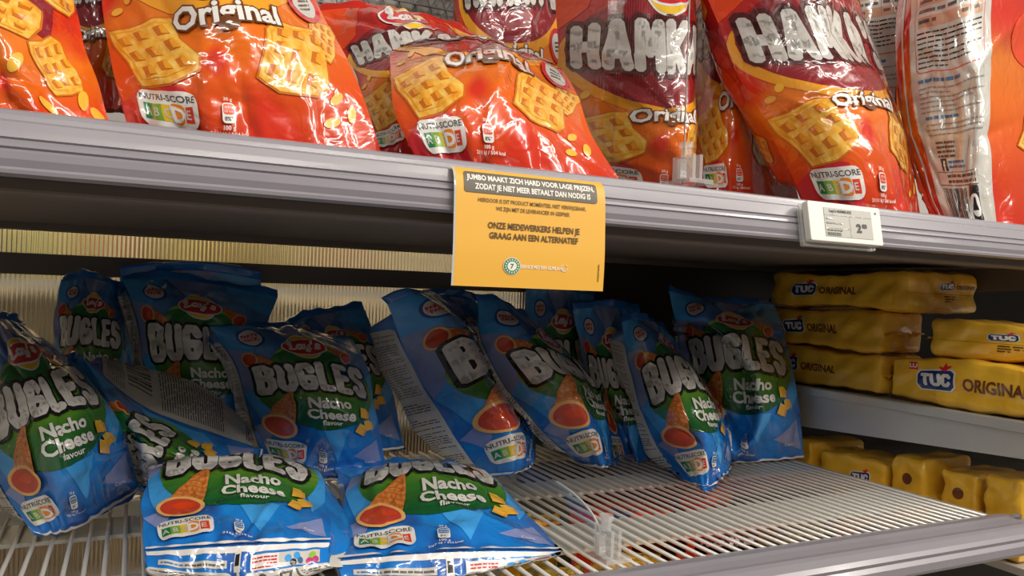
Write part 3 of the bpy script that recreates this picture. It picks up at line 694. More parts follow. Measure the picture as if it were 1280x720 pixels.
# divider with rounded front and its clip, on a shelf
def divider(x, z, label, h=0.16, y0=0.03, y1=0.45, run=.20):
    d = empty('shelf_divider', (x, y0, z), label, 'divider', None)
    pts = []
    for k in range(13):
        a = k / 12; pts.append((y0 + .004 + run * (1 - math.cos(a * PI / 2)), z + .013 + (h - .013) * math.sin(a * PI / 2)))
    out = [(y0 + .002, z + .001)] + pts + [(y1, z + h), (y1, z + .001)]
    n = len(out); V = [(x, a, b) for a, b in out] + [(x + .0012, a, b) for a, b in out]
    Fc = [tuple(range(n)), tuple(range(n, 2 * n))[::-1]] + [(i, n + i, n + (i + 1) % n, (i + 1) % n) for i in range(n)]
    mesh('sheet', V, Fc, M_sheet, d)
    MB().tube([(x + .0006, a, b) for a, b in pts], .0011, 6).build('sheet_edge', M_edge, d, True)
    clip_parts(x, y0, z, d)
    return d
M_sheet = bpy.data.materials.new('clear_sheet'); M_sheet.use_nodes = True
nt = M_sheet.node_tree; nt.nodes.clear(); o_ = nt.nodes.new('ShaderNodeOutputMaterial'); mx = nt.nodes.new('ShaderNodeMixShader'); tr = nt.nodes.new('ShaderNodeBsdfTransparent'); gl = nt.nodes.new('ShaderNodeBsdfGlossy'); fr = nt.nodes.new('ShaderNodeLayerWeight'); pw = nt.nodes.new('ShaderNodeMath')
tr.inputs[0].default_value = (.93, .93, .93, 1); gl.inputs['Roughness'].default_value = .08; pw.operation = 'MULTIPLY_ADD'; pw.inputs[1].default_value = .20; pw.inputs[2].default_value = .02; fr.inputs[0].default_value = .3
nt.links.new(fr.outputs['Facing'], pw.inputs[0]); nt.links.new(pw.outputs[0], mx.inputs[0]); nt.links.new(tr.outputs[0], mx.inputs[1]); nt.links.new(gl.outputs[0], mx.inputs[2]); nt.links.new(mx.outputs[0], o_.inputs[0])
M_clip = material('clip_plastic', (.80, .80, .78), .10, 0, .8, alpha=.32)
M_edge = material('clear_edge', (.55, .55, .54), .15, 0, .3)
pd = at(749, 690, Z=ZL); DH, DR = .040, .085; divider(pd[0], ZL, 'clear divider sheet clipped to the front of the wire shelf', DH, .045, .245, DR)
pdu = at(857, 228, Y=.012)
M_grille = material('edge_grey', (.22, .20, .18), .4)
# tall ribbed divider of the upper shelf
td = empty('shelf_divider', (pdu[0], .02, 1.362), 'tall clear ribbed divider sheet with a numbered clip on the upper shelf', 'divider')
n_ = 60 * 6; ys = np.linspace(.016, .125, n_ + 1); of = .0006 * np.sin((ys - .016) / .109 * 26 * 2 * PI); xd = pdu[0]
V = [(xd + o, y, 1.3625) for y, o in zip(ys, of)] + [(xd + o, y, 1.70) for y, o in zip(ys, of)]
mesh('sheet', V, [(i, i + 1, n_ + 2 + i, n_ + 1 + i) for i in range(n_)], M_sheet, td, True)
MB().box(xd - .0005, xd + .0005, .0152, .016, 1.392, 1.70).build('sheet_edge', M_grille, td)
V = [(xd + .006 + .040 * k / 90, .150 + .0010 * math.sin(k / 90 * 9 * 2 * PI), zz) for zz in (1.3625, 1.70) for k in range(91)]
mesh('side_flange', V, [(i, i + 1, 92 + i, 91 + i) for i in range(90)], M_sheet, td, True)
clip_parts(xd, .018, 1.3905, td)
u0 = bpy.data.objects
# narrow fluted clear strip standing behind the upper divider
def fluted(name, x0, x1, y, z0, z1, pitch, depth, mat, parent=None, thick=.004):
    n = int((x1 - x0) / pitch); k = 8; xs = np.linspace(x0, x1, n * k + 1); off = depth * (0.5 - 0.5 * np.cos((xs - x0) / (x1 - x0) * n * 2 * PI))
    V = []; Fc = []; m_ = len(xs)
    for z in (z0, z1): V += [(x, y - o, z) for x, o in zip(xs, off)]
    for z in (z0, z1): V += [(x, y + thick, z) for x in xs]
    V = V + V; q = 4 * m_          # second set of points for the edges, so the flutes keep their own normals
    for i in range(m_ - 1):
        Fc += [(i, i + 1, m_ + i + 1, m_ + i), (2 * m_ + i + 1, 2 * m_ + i, 3 * m_ + i, 3 * m_ + i + 1), (q + i + 1, q + i, q + 2 * m_ + i, q + 2 * m_ + i + 1), (q + m_ + i, q + m_ + i + 1, q + 3 * m_ + i + 1, q + 3 * m_ + i)]
    Fc += [(q, q + m_, q + 3 * m_, q + 2 * m_), (q + m_ - 1, q + 3 * m_ - 1, q + 4 * m_ - 1, q + 2 * m_ - 1)]
    o = mesh(name, V, Fc, mat, parent, True)
    return o

# back of the gondola: fluted translucent sheets between rails
fs = empty('fluted_panel', (0, .485, .7), 'translucent fluted back panel glowing with the next aisle behind the bags', 'panel')
fluted('fluted_sheet', -.75, .502, .492, 1.3195, 1.3535, .0045, .0016, M_flute, fs, .003)
fluted('fluted_sheet', -.75, .502, .492, 1.045, 1.2985, .0045, .0016, M_flute, fs, .003)
fluted('fluted_sheet', -.75, .502, .492, .70, 1.018, .0045, .0016, M_flute, fs, .003)
tag(MB().box(-.75, .502, .487, .500, 1.2975, 1.3205).build('trim_1', M_under), kind='structure')
tag(MB().box(-.75, .49, .475, .500, 1.018, 1.046).build('trim_2', M_plate), kind='structure')
tag(MB().box(.502, .515, .487, .505, .7, 1.3535).build('trim_3', M_dark), kind='structure')
tag(MB().box(.515, 2.6, .489, .505, .7, 1.3535).build('wall_back', M_dark), kind='structure')
tag(MB().box(.60, .625, .472, .489, .7, 1.352).build('trim_4', M_dark, bevel=.002), kind='structure')
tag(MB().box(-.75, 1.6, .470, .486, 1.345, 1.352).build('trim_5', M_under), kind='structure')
# pale lattice behind the upper shelf
tag(MB().box(-.75, 2.6, .505, .52, 1.3535, 2.3).build('wall_upper', material('pale_panel', (.45, .43, .40), .5, var=.1)), kind='structure')
lat = MB()
for k in range(-6, 34):
    lat.tube([(-.1 + k * .022, .497, 1.60), (-.1 + k * .022 + .13, .497, 1.80)], .0013, 5); lat.tube([(-.1 + k * .022 + .08, .499, 1.60), (-.1 + k * .022, .499, 1.80)], .0010, 5)
for k in range(9): lat.tube([(-.1, .495, 1.61 + k * .022), (.8, .495, 1.61 + k * .022)], .0014, 5)
lo = lat.build('grille', material('grille_grey', (.30, .29, .27), .45, .3), None, True); tag(lo, 'grey diamond wire grille behind the upper red bags', 'grille')

# next aisle behind the translucent panel
def far_box(x0, x1, y0, y1, z0, z1, col, label, group):
    o = MB().box(x0, x1, y0, y1, z0, z1).build('carton', material('carton_print', col, .6, var=.25, vscale=25), None, False, .004); tag(o, label, 'carton', group); return o
tag(MB().box(-1.6, 1.6, 1.6, 1.62, .3, 2.2).build('wall_far', material('far_cream', (.75, .62, .42), .7, var=.35, vscale=5)), kind='structure')
cc = [(.55, .52, .16), (.62, .60, .22), (.78, .72, .55), (.62, .22, .14), (.80, .75, .62), (.40, .18, .10), (.30, .32, .10), (.70, .55, .20), (.22, .16, .10), (.45, .38, .18)]
rnd = random.Random(5)
nm = ['olive yellow', 'pale lime', 'cream', 'red brown', 'ivory', 'dark brown', 'moss green', 'mustard', 'umber', 'khaki']
nm2 = ['sand', 'buff', 'tan', 'honey', 'straw', 'beige', 'oat', 'wheat', 'linen', 'almond']
nm3 = ['peach', 'bone', 'apricot', 'rust', 'chalk', 'maize', 'fawn', 'ochre', 'pearl', 'biscuit']
M_fw = material('far_white', (.85, .82, .74), .5)
for z, lab, names, hh in ((1.285, 'shelf of the next aisle glimpsed through the upper fluted strip', nm, (.085, .16)), (1.02, 'shelf of the next aisle behind the middle of the fluted panel', nm2, (.225, .25)), (.74, 'lowest shelf of the next aisle behind the fluted panel', nm3, (.18, .235))):
    fr1 = empty('far_shelf', (0, 1.1, z), lab, 'shelf'); MB().box(-1.3, 1.2, 1.08, 1.50, z - .008, z).build('deck', M_under, fr1); MB().box(-1.3, 1.2, 1.070, 1.08, z - .012, z + .004).build('front_lip', M_metal, fr1)
    x = -.80
    for k in range(10):
        for half in range(2):
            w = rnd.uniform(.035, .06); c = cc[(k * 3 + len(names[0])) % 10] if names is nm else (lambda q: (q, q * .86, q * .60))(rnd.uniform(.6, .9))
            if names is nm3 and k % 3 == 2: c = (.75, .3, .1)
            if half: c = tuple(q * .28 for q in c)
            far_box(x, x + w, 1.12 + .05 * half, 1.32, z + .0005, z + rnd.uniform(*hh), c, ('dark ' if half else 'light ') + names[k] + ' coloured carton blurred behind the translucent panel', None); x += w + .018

# ------------------------------------------------------------------ sign and electronic tag
SG = Tmpl(100, 78, 2, 26); I2 = INK
ink('signgrey', (.13, .11, .08), .5); ink('signwhite', (.86, .84, .76), .5); ink('signbrown', (.11, .055, .012), .5); ink('signgreen', (.03, .24, .10), .5); INK['signcard'] = M_sign
SG.rrect(5.5, 59.5, 94, 73.5, 1.8, 'signgrey', 1)
SG.text('JUMBO MAAKT ZICH HARD VOOR LAGE PRIJZEN,', 49.5, 69.5, 5.0, 'signwhite', 2, .035, .76, rot=0); SG.text('ZODAT JE NIET MEER BETAALT DAN NODIG IS', 50.5, 63.7, 5.0, 'signwhite', 2, .035, .73)
SG.text('HIERDOOR IS DIT PRODUCT MOMENTEEL NIET VERKRIJGBAAR,', 50, 55.2, 3.6, 'signbrown', 1, .012, .70); SG.text('WE ZIJN MET DE LEVERANCIER IN GESPREK', 50, 50.4, 3.6, 'signbrown', 1, .012, .70)
SG.text('ONZE MEDEWERKERS HELPEN JE', 51, 39.5, 5.6, 'signbrown', 1, .03, .74); SG.text('GRAAG AAN EEN ALTERNATIEF', 51, 33.0, 5.6, 'signbrown', 1, .03, .74)
SG.ell(36.5, 14, 5.6, 5.6, 'signwhite', 1); SG.ell(36.5, 14, 5.2, 5.2, 'signgreen', 2); SG.ell(36.5, 14, 3.0, 3.0, 'signwhite', 3); SG.text('7', 36.5, 14, 4.2, 'signgreen', 4, .03)
for k in range(16):
    a = k * 2 * PI / 16; SG.rect(36.5 + 4.1 * math.cos(a) - .4, 14 + 4.1 * math.sin(a) - .45, 36.5 + 4.1 * math.cos(a) + .4, 14 + 4.1 * math.sin(a) + .45, 'signwhite', 3)
SG.text('SERVICE MET EEN GLIMLACH', 56.5, 14, 3.0, 'signwhite', 1, .025, .74); SG.line([(71.5 + 2.3 * math.cos(a), 14.6 + 2.3 * math.sin(a)) for a in np.linspace(PI * 1.05, PI * 1.95, 7)], .6, 'signwhite', 1); SG.line([(69.4, 15.8), (70.6, 16.2)], .5, 'signwhite', 1); SG.line([(72.6, 16.2), (73.8, 15.8)], .5, 'signwhite', 1)
SG.rows(95.5, 6, 96.2, 18, 8, 'signbrown', 1, 4, hfac=.8)
pl = at(560, 208, Y=-.0215); pr = at(751, 228, Y=-.0215); bl = at(570, 356, Y=-.030); br = at(753, 365, Y=-.030)
x0 = (pl[0] + bl[0]) / 2 - .0; x1 = (pr[0] + br[0]) / 2
sp = [(.0, 0), (.15, 0), (.35, 0), (.55, 0), (.72, 0), (.86, 0), (.95, 0), (1, 0)]
zb = (bl[2] + br[2]) / 2
zt = (pl[2] + pr[2]) / 2
prof_s = [(0, -.0300, zb)] + [(0, y, zb + (zt - zb) * q) for q, y in ((.3, -.0308), (.5, -.0303), (.62, -.0299), (.74, -.0294), (.85, -.0286), (.93, -.0268), (.975, -.0244), (1, -.0215))]
tsum = [0.0]
for a, b in zip(prof_s[:-1], prof_s[1:]): tsum.append(tsum[-1] + math.hypot(b[1] - a[1], b[2] - a[2]))
tv = [t / tsum[-1] for t in tsum]
Gs = net([0, 1], tv, [[(x0, p[1], p[2]), (x1, p[1], p[2])] for p in prof_s], 2, 26); Ns = normals(Gs)
sgn = empty('notice_sign', (x0, -.03, zb), 'orange paper notice curling over the front rail of the upper shelf', 'sign')
film('notice_card', [(Gs, Ns, 'signcard', SG, False), (Gs - Ns * .0005, -Ns, 'signcard', None, True)], sgn)
mesh('clear_pocket', [tuple(p) for p in np.concatenate([(Gs[:, 0] + Ns[:, 0] * .0006 - [.001, 0, 0]), (Gs[:, 0] + Ns[:, 0] * .0006 + [.0004, 0, 0])])], [(i, i + 1, 28 + i, 27 + i) for i in range(26)], M_edge, sgn)

tl = at(1003, 256, Y=-.028)[0]; tr_ = at(1093, 262, Y=-.028)[0]
th_ = 0.0455 * .72
tg = empty('price_tag', ((tl + tr_) / 2, -.03, 1.352), 'white electronic price tag clipped to the upper rail', 'price tag')
# tilted frame: local axes x, up (leaning back)
zt0, zt1 = at(1045, 306, Y=-.031)[2], at(1045, 258, Y=-.027)[2]
A = np.array([tl, -.0305, zt0]); UX = np.array([1., 0, 0]); UP = np.array([0, .006, zt1 - zt0]); Ht = np.linalg.norm(UP); UPn = UP / Ht; UN = np.cross(UX, UPn); Wt = tr_ - tl
def slab(name, a0, b0, a1, b1, n0, n1, mat, parent, r=.002):
    p = []
    for cx, cy, an in ((a1 - r, b1 - r, 0), (a0 + r, b1 - r, PI / 2), (a0 + r, b0 + r, PI), (a1 - r, b0 + r, 1.5 * PI)): p += [(cx + r * math.cos(an + k * PI / 8), cy + r * math.sin(an + k * PI / 8)) for k in range(5)]
    n = len(p); V = [A + UX * x + UPn * y + UN * n0 for x, y in p] + [A + UX * x + UPn * y + UN * n1 for x, y in p]
    o = mesh(name, V, [tuple(range(n))[::-1], tuple(range(n, 2 * n))] + [(i, (i + 1) % n, n + (i + 1) % n, n + i) for i in range(n)], mat, parent)
    md = o.modifiers.new('bevel', 'BEVEL'); md.width = .0007; md.segments = 2; md.limit_method = 'ANGLE'; return o
slab('tag_holder', -.0025, -.0035, Wt - .002, Ht * .97, -.0018, .002, M_clip, tg)
slab('tag_shell', 0, 0, Wt, Ht, .0022, .0085, M_tagw, tg, .0018)
sh_ = bpy.data.objects['tag_shell']
slab('screen', Wt * .2, Ht * .13, Wt * .86, Ht * .87, .0086, .0089, M_screen, sh_, .0003)
TT = Tmpl(100, 60, 1, 1); ink('eink', (.03, .03, .03), .5)
TT.text("Lay's HAMKA'S", 34, 53.5, 8, 'eink', 1, .03, .9); TT.rect(0, 44.5, 100, 45.2, 'grey', 1); TT.rect(52, 0, 52.6, 44.5, 'grey', 1); TT.rect(0, 17, 52, 17.6, 'grey', 1)
TT.rows(3, 34, 20, 40, 1, 'grey', 1, 2); TT.rows(3, 25, 36, 31, 1, 'grey', 1, 3); TT.rows(3, 11, 34, 15, 1, 'eink', 1, 4)
for k in range(14): TT.rect(3 + k * 2, 2, 3 + k * 2 + (.7, 1.3)[k % 2], 9, 'eink', 1)
TT.text('2', 70, 22, 24, 'eink', 1, .05, .8); TT.text('03', 82, 27, 12, 'eink', 1, .04, .85)
Gt = np.array([[A + UX * Wt * (.2 + .66 * a) + UPn * Ht * (.13 + .74 * b) + UN * .0089 for a in (0, 1)] for b in (0, 1)]); Nt = normals(Gt)
o = film('screen_print', [(Gt, Nt, 'eink', TT, False)], sh_)
# drop the base quad: keep only the print
bm = bmesh.new(); bm.from_mesh(o.data); bm.faces.ensure_lookup_table(); bmesh.ops.delete(bm, geom=bm.faces[:2], context='FACES_ONLY'); bm.to_mesh(o.data); bm.free()
b_ = A + UX * Wt * .925 + UPn * Ht * .84; MB().tube([b_ + UN * .0084, b_ + UN * .0089], .0011, 12).build('sensor_dot', I2['black'], tg)

# ------------------------------------------------------------------ blue bags on the wire shelf
U3 = [0, .5, 1]; U4 = [0, .3, .6, 1]
GB = 'blue corn snack bags on the wire shelf'
bag('dim blue corn snack bag standing at the far left of the wire shelf, front out', GB, 'bugle', U3,
    [(1, (-58, 412, .36), (-5, 398, .35), (32, 408, .37)), (.66, (-32, 500, .30), (42, 472, .245), (100, 462, .31)), (.33, (-5, 592, .25), (75, 562, .185), (150, 532, .27)), (0, (42, 668, .215), (100, 656, .235), (173, 610, .31))],
    11, .03, [(1, -64, 416, .4), (.66, -46, 495, .35), (.33, -24, 595, .30), (0, 30, 660, .24)])
bag('crumpled blue snack bag lying on its side, silver text panel up', GB, 'bugle', U3,
    [(1, (92, 500, .30), (86, 470, .30), (100, 444, .32)), (.6, (150, 600, .25), (168, 560, .24), (187, 516, .31)), (.3, (215, 620, .25), (238, 590, .25), (265, 545, .31)), (0, (300, 610, .29), (318, 595, .31), (327, 562, .34))],
    12, .03, [(1, 104, 441, .35), (.6, 180, 459, .39), (.3, 260, 488, .39), (0, 328, 549, .37)], 'R')
bag('dark blue snack bag in the shade at the back left, beside the glowing panel', GB, 'bugle', U3,
    [(1, (76, 352, .455), (120, 350, .45), (158, 368, .455)), (.6, (68, 405, .43), (112, 408, .40), (156, 412, .43)), (0, (78, 530, .42), (122, 535, .40), (164, 530, .42))], 13, .02)
bag('tallest dark blue snack bag at the back, white block letters above the lying bag', GB, 'bugle', U3,
    [(1, (152, 350, .462), (240, 352, .455), (347, 372, .455)), (.75, (168, 385, .44), (245, 388, .40), (336, 402, .43)), (.45, (180, 452, .43), (250, 456, .385), (325, 458, .415)), (0, (192, 545, .42), (260, 552, .39), (330, 552, .41))],
    14, .02, [(1, 152, 352, .467), (.75, 158, 390, .462), (.45, 166, 452, .452), (0, 184, 545, .44)])
bag('dark snack bag peeping over the tallest dark bag, against the panel', GB, 'bugle', U3,
    [(1, (150, 346, .476), (240, 338, .474), (326, 350, .476)), (.5, (155, 430, .474), (240, 430, .468), (330, 430, .474)), (0, (170, 520, .47), (250, 525, .466), (330, 525, .47))], 15, .006, amp=.0008)
bag('blue snack bag leaning back behind the left lying bag, green oval in view', GB, 'bugle', U3,
    [(1, (262, 408, .40), (352, 410, .39), (440, 425, .40)), (.75, (290, 446, .385), (378, 440, .325), (456, 452, .36)), (.35, (312, 512, .37), (403, 515, .295), (471, 522, .34)), (0, (328, 574, .355), (405, 598, .34), (484, 590, .355))],
    16, .03, [(1, 256, 404, .42), (.75, 276, 448, .41), (.35, 297, 516, .40), (0, 318, 574, .37)])
bag('dim snack bag wedged behind the green oval bag, its last letters showing', GB, 'bugle', U3,
    [(1, (356, 410, .458), (402, 393, .452), (455, 386, .458)), (.6, (376, 450, .44), (425, 442, .40), (478, 445, .43)), (0, (400, 560, .41), (440, 565, .39), (505, 560, .41))], 17, .02)
bag('dark snack bag behind the two tilted bags, left of the orange notice base', GB, 'bugle', U3,
    [(1, (528, 373, .468), (566, 371, .462), (606, 380, .468)), (.5, (535, 450, .45), (575, 450, .42), (625, 450, .45)), (0, (560, 548, .43), (600, 550, .41), (650, 548, .43))], 18, .02)
bag('blue snack bag tilted right with a long grey text strip, left of the tilted pair', GB, 'bugle', [0, .2, .45, 1],
    [(1, (484, 380, .37), (520, 367, .37), (552, 374, .42), (574, 386, .46)), (.66, (516, 455, .37), (578, 422, .345), (610, 430, .42), (622, 444, .455)), (.33, (562, 530, .345), (622, 502, .30), (652, 510, .375), (664, 524, .43)), (0, (604, 596, .32), (640, 592, .295), (655, 588, .325), (668, 582, .37))],
    19, .014, [(1, 450, 386, .40), (.66, 480, 465, .395), (.33, 520, 540, .385), (0, 588, 594, .34)])
bag('blue snack bag tilted right beneath the orange notice, right of the tilted pair', GB, 'bugle', [0, .24, .5, 1],
    [(1, (598, 379, .385), (625, 376, .385), (650, 392, .40), (662, 402, .42)), (.75, (604, 430, .37), (653, 420, .335), (690, 430, .35), (704, 440, .395)), (.4, (650, 505, .35), (706, 482, .295), (738, 492, .325), (748, 502, .37)), (0, (722, 579, .345), (750, 584, .31), (762, 586, .315), (768, 578, .355))],
    20, .014, [(1, 594, 386, .41), (.75, 590, 436, .40), (.4, 632, 508, .385), (0, 710, 580, .36)])
bag('very dark snack bag at the back just right of the orange notice', GB, 'bugle', U3,
    [(1, (657, 364, .47), (700, 362, .462), (742, 370, .468)), (.5, (665, 450, .455), (705, 455, .425), (755, 455, .45)), (0, (690, 545, .43), (730, 548, .41), (780, 545, .43))], 21, .02)
bag('shaded blue snack bag squeezed behind the right crumpled bag', GB, 'bugle', U3,
    [(1, (716, 388, .42), (757, 384, .41), (800, 388, .42)), (.5, (734, 470, .395), (772, 482, .355), (815, 480, .385)), (0, (768, 586, .335), (792, 586, .32), (832, 574, .345))], 22, .025)
bag('blue snack bag leaning left beside the upright one, squashed letters and grey side strip', GB, 'bugle', U4,
    [(1, (777, 403, .36), (795, 399, .35), (815, 402, .36), (832, 412, .38)), (.7, (790, 463, .34), (825, 440, .29), (850, 445, .30), (862, 455, .345)), (.4, (808, 525, .31), (850, 510, .235), (885, 506, .24), (900, 515, .30)), (.15, (835, 572, .28), (876, 570, .21), (901, 566, .218), (914, 560, .27)), (0, (871, 609, .20), (882, 613, .188), (900, 600, .205), (912, 584, .243))],
    23, .012, [(1, 768, 405, .395), (.7, 757, 450, .385), (.4, 783, 520, .36), (.15, 812, 574, .315), (0, 866, 608, .215)])
bag('upright blue snack bag at the right end of the wire shelf, all letters readable', GB, 'bugle', U3,
    [(1, (836, 364, .37), (906, 378, .35), (985, 380, .36)), (.7, (848, 420, .345), (916, 414, .285), (984, 425, .33)), (.3, (858, 500, .32), (932, 508, .24), (998, 502, .295)), (0, (868, 574, .315), (932, 578, .285), (1005, 572, .28))], 24, .03)
# two lying bags at the front: front sheet on top, the back sheet folds round the near end
bag('blue snack bag lying front left, bottom end toward us', GB, 'bugle', U3,
    [(1, ('w', .03, .335, 1.10), ('w', .10, .34, 1.10), ('w', .155, .335, 1.10)), (.8, (198, 590, .275), (300, 580, .275), (392, 592, .275)), (.6, (188, 584, .212), (298, 571, .205), (398, 586, .205)), (.3, (178, 636, .142), (300, 626, .125), (410, 636, .13)), (0, (181, 690, .088), (300, 682, .062), (414, 678, .076))],
    25, backrows=[(0, U3, (181, 690, .088), (300, 682, .062), (414, 678, .076)), (.085, U3, (180, 714, .075), (300, 726, .05), (418, 706, .06)), (.2, U3, ('w', .035, .09, 1.089), ('w', .10, .075, 1.089), ('w', .172, .085, 1.089)), (.6, U3, ('w', .03, .21, 1.089), ('w', .10, .20, 1.089), ('w', .18, .21, 1.089)), (1, U3, ('w', .03, .335, 1.10), ('w', .10, .34, 1.10), ('w', .165, .335, 1.10))], amp=.0024, bottoms=False)
bag('blue snack bag lying front centre, bottom end toward us, beside the clear divider', GB, 'bugle', U3,
    [(1, ('w', .20, .335, 1.10), ('w', .27, .34, 1.10), ('w', .34, .335, 1.10)), (.8, (445, 602, .285), (532, 590, .28), (612, 604, .275)), (.6, (438, 597, .22), (535, 580, .212), (616, 597, .21)), (.3, (428, 650, .142), (550, 634, .12), (664, 648, .13)), (0, (418, 702, .07), (562, 690, .045), (704, 690, .058))],
    26, backrows=[(0, U3, (418, 702, .07), (562, 690, .045), (704, 690, .058)), (.085, U3, (424, 724, .06), (562, 734, .035), (700, 712, .05)), (.2, U3, ('w', .178, .08, 1.089), ('w', .22, .06, 1.089), ('w', .30, .075, 1.089)), (.6, U3, ('w', .18, .21, 1.089), ('w', .25, .20, 1.089), ('w', .33, .21, 1.089)), (1, U3, ('w', .20, .335, 1.10), ('w', .27, .34, 1.10), ('w', .34, .335, 1.10))], amp=.0024, bottoms=False)

# ------------------------------------------------------------------ red and orange bags on the upper shelf
GH = 'red and orange snack bags on the upper shelf'
bag('red crumpled snack bag at the far left of the upper shelf', GH, 'hamka_side', U3,
    [(1, (-140, -90, .12), (-30, -110, .08), (70, -80, .12)), (.5, (-125, 40, .06), (-10, 30, .02), (104, 48, .07)), (0, (-100, 182, .04), (50, 190, .02), (146, 178, .045))], 31, .04, amp=.003)
bag('orange snack bag seen in the gap behind the first two, upper left', GH, 'hamka', U3,
    [(1, (50, -90, .22), (110, -90, .20), (170, -90, .22)), (.5, (55, 20, .20), (115, 20, .17), (165, 20, .20)), (0, (70, 140, .18), (115, 140, .16), (160, 140, .18))], 32, .03)
bag('large orange snack bag, flat and bright, second from left on the upper shelf', GH, 'hamka', U3,
    [(1, (118, -170, .17), (265, -190, .15), (385, -150, .17)), (.6, (126, -55, .12), (266, -60, .06), (384, -40, .12)), (.4, (128, 22, .09), (280, 28, .028), (403, 20, .09)), (.2, (142, 88, .06), (292, 108, .014), (446, 98, .06)), (0, (164, 172, .045), (300, 205, .025), (482, 212, .045))],
    33, .04, amp=.0028)
bag('dark red snack bag slumped behind, grey letters, between the two orange ones', GH, 'hamka', U3,
    [(1, (395, 14, .31), (500, 13, .30), (600, 50, .31)), (.6, (438, 80, .25), (525, 66, .215), (620, 66, .25)), (0, (455, 200, .17), (530, 200, .15), (640, 196, .18))],
    34, .03, amp=.003)
bag('small looking orange snack bag folded over, above the orange notice', GH, 'hamka', U3,
    [(1, (512, 110, .205), (600, 105, .20), (692, 122, .205)), (.75, (496, 76, .18), (600, 62, .175), (698, 96, .18)), (.55, (490, 64, .155), (602, 50, .135), (704, 88, .155)), (.35, (487, 98, .08), (608, 92, .04), (722, 122, .09)), (.15, (500, 156, .04), (616, 158, .014), (745, 178, .05)), (0, (530, 215, .028), (622, 225, .018), (784, 238, .028))],
    35, .012, amp=.003, tops=False)
bag('dim red snack bag standing at the back behind the folded orange one', GH, 'hamka', U3,
    [(1, (560, -170, .40), (640, -180, .38), (700, -170, .40)), (.6, (572, 0, .385), (645, 0, .35), (705, 0, .38)), (0, (585, 190, .35), (650, 190, .33), (720, 190, .35))],
    36, .03, [(1, 555, -170, .42), (.6, 566, 0, .41), (0, 575, 190, .38)])
bag('dark red snack bag behind the clear divider sheet, pale letters cut at its edge', GH, 'hamka', [0, .25, .6, 1],
    [(1, (690, -70, .25), (770, -90, .18), (850, -70, .15), (866, -60, .22)), (.6, (697, 72, .25), (772, 80, .15), (856, 86, .10), (866, 85, .19)), (.3, (692, 160, .25), (772, 172, .145), (856, 176, .085), (866, 170, .16)), (0, (690, 230, .25), (772, 250, .15), (850, 262, .095), (864, 262, .14))],
    37, .03, amp=.0028)
bag('dark red snack bag in shade between the divider and the bright lettered bag', GH, 'hamka', U3,
    [(1, (872, -90, .25), (935, -90, .20), (1000, -70, .25)), (.3, (868, 165, .20), (925, 165, .14), (985, 175, .19)), (0, (872, 250, .17), (930, 256, .14), (1000, 256, .155))], 38, .03, amp=.002)
bag('bright red and orange snack bag leaning left above the price tag', GH, 'hamka', U4,
    [(1, (858, -90, .15), (935, -115, .09), (1000, -115, .09), (1045, -95, .15)), (.6, (912, 68, .11), (1020, 68, .045), (1074, 72, .05), (1100, 80, .11)), (.3, (962, 165, .08), (1048, 158, .02), (1104, 162, .028), (1132, 172, .08)), (0, (1010, 262, .05), (1070, 278, .018), (1126, 284, .022), (1152, 280, .055))],
    39, .014, [(1, 850, -85, .19), (.6, 893, 70, .15), (.3, 936, 165, .12), (0, 992, 262, .085)], amp=.0028)
bag('red snack bag turned backwards, pale nutrition panel showing, at the right end', GH, 'hamka_back', [0, .12, .4, .69, 1],
    [(1, (1135, -80, .12), (1155, -110, .09), (1200, -140, .05), (1250, -160, .04), (1350, -200, .10)), (.5, (1120, 92, .10), (1140, 78, .065), (1190, 66, .025), (1236, 52, .02), (1330, 40, .08)), (.2, (1138, 190, .08), (1158, 192, .045), (1198, 190, .012), (1238, 184, .006), (1345, 185, .045)), (0, (1168, 266, .05), (1185, 278, .03), (1215, 286, .012), (1246, 287, .008), (1350, 300, .015))],
    40, .04, amp=.0024)
bag('red snack bag turned backwards and half hidden, behind the bright lettered bag', GH, 'hamka_back', U3,
    [(1, (1045, -100, .25), (1100, -110, .22), (1180, -120, .25)), (.5, (1055, 60, .23), (1110, 50, .19), (1185, 40, .23)), (0, (1080, 220, .20), (1120, 224, .17), (1190, 220, .2))], 41, .03)

settle([25, 26, 11, 12, 23, 24, 16, 20, 19, 22, 14, 13, 17, 18, 21, 15])
settle([31, 33, 35, 39, 40, 34, 37, 38, 36, 41, 32])
for k in sorted(JOBS): finish(k)

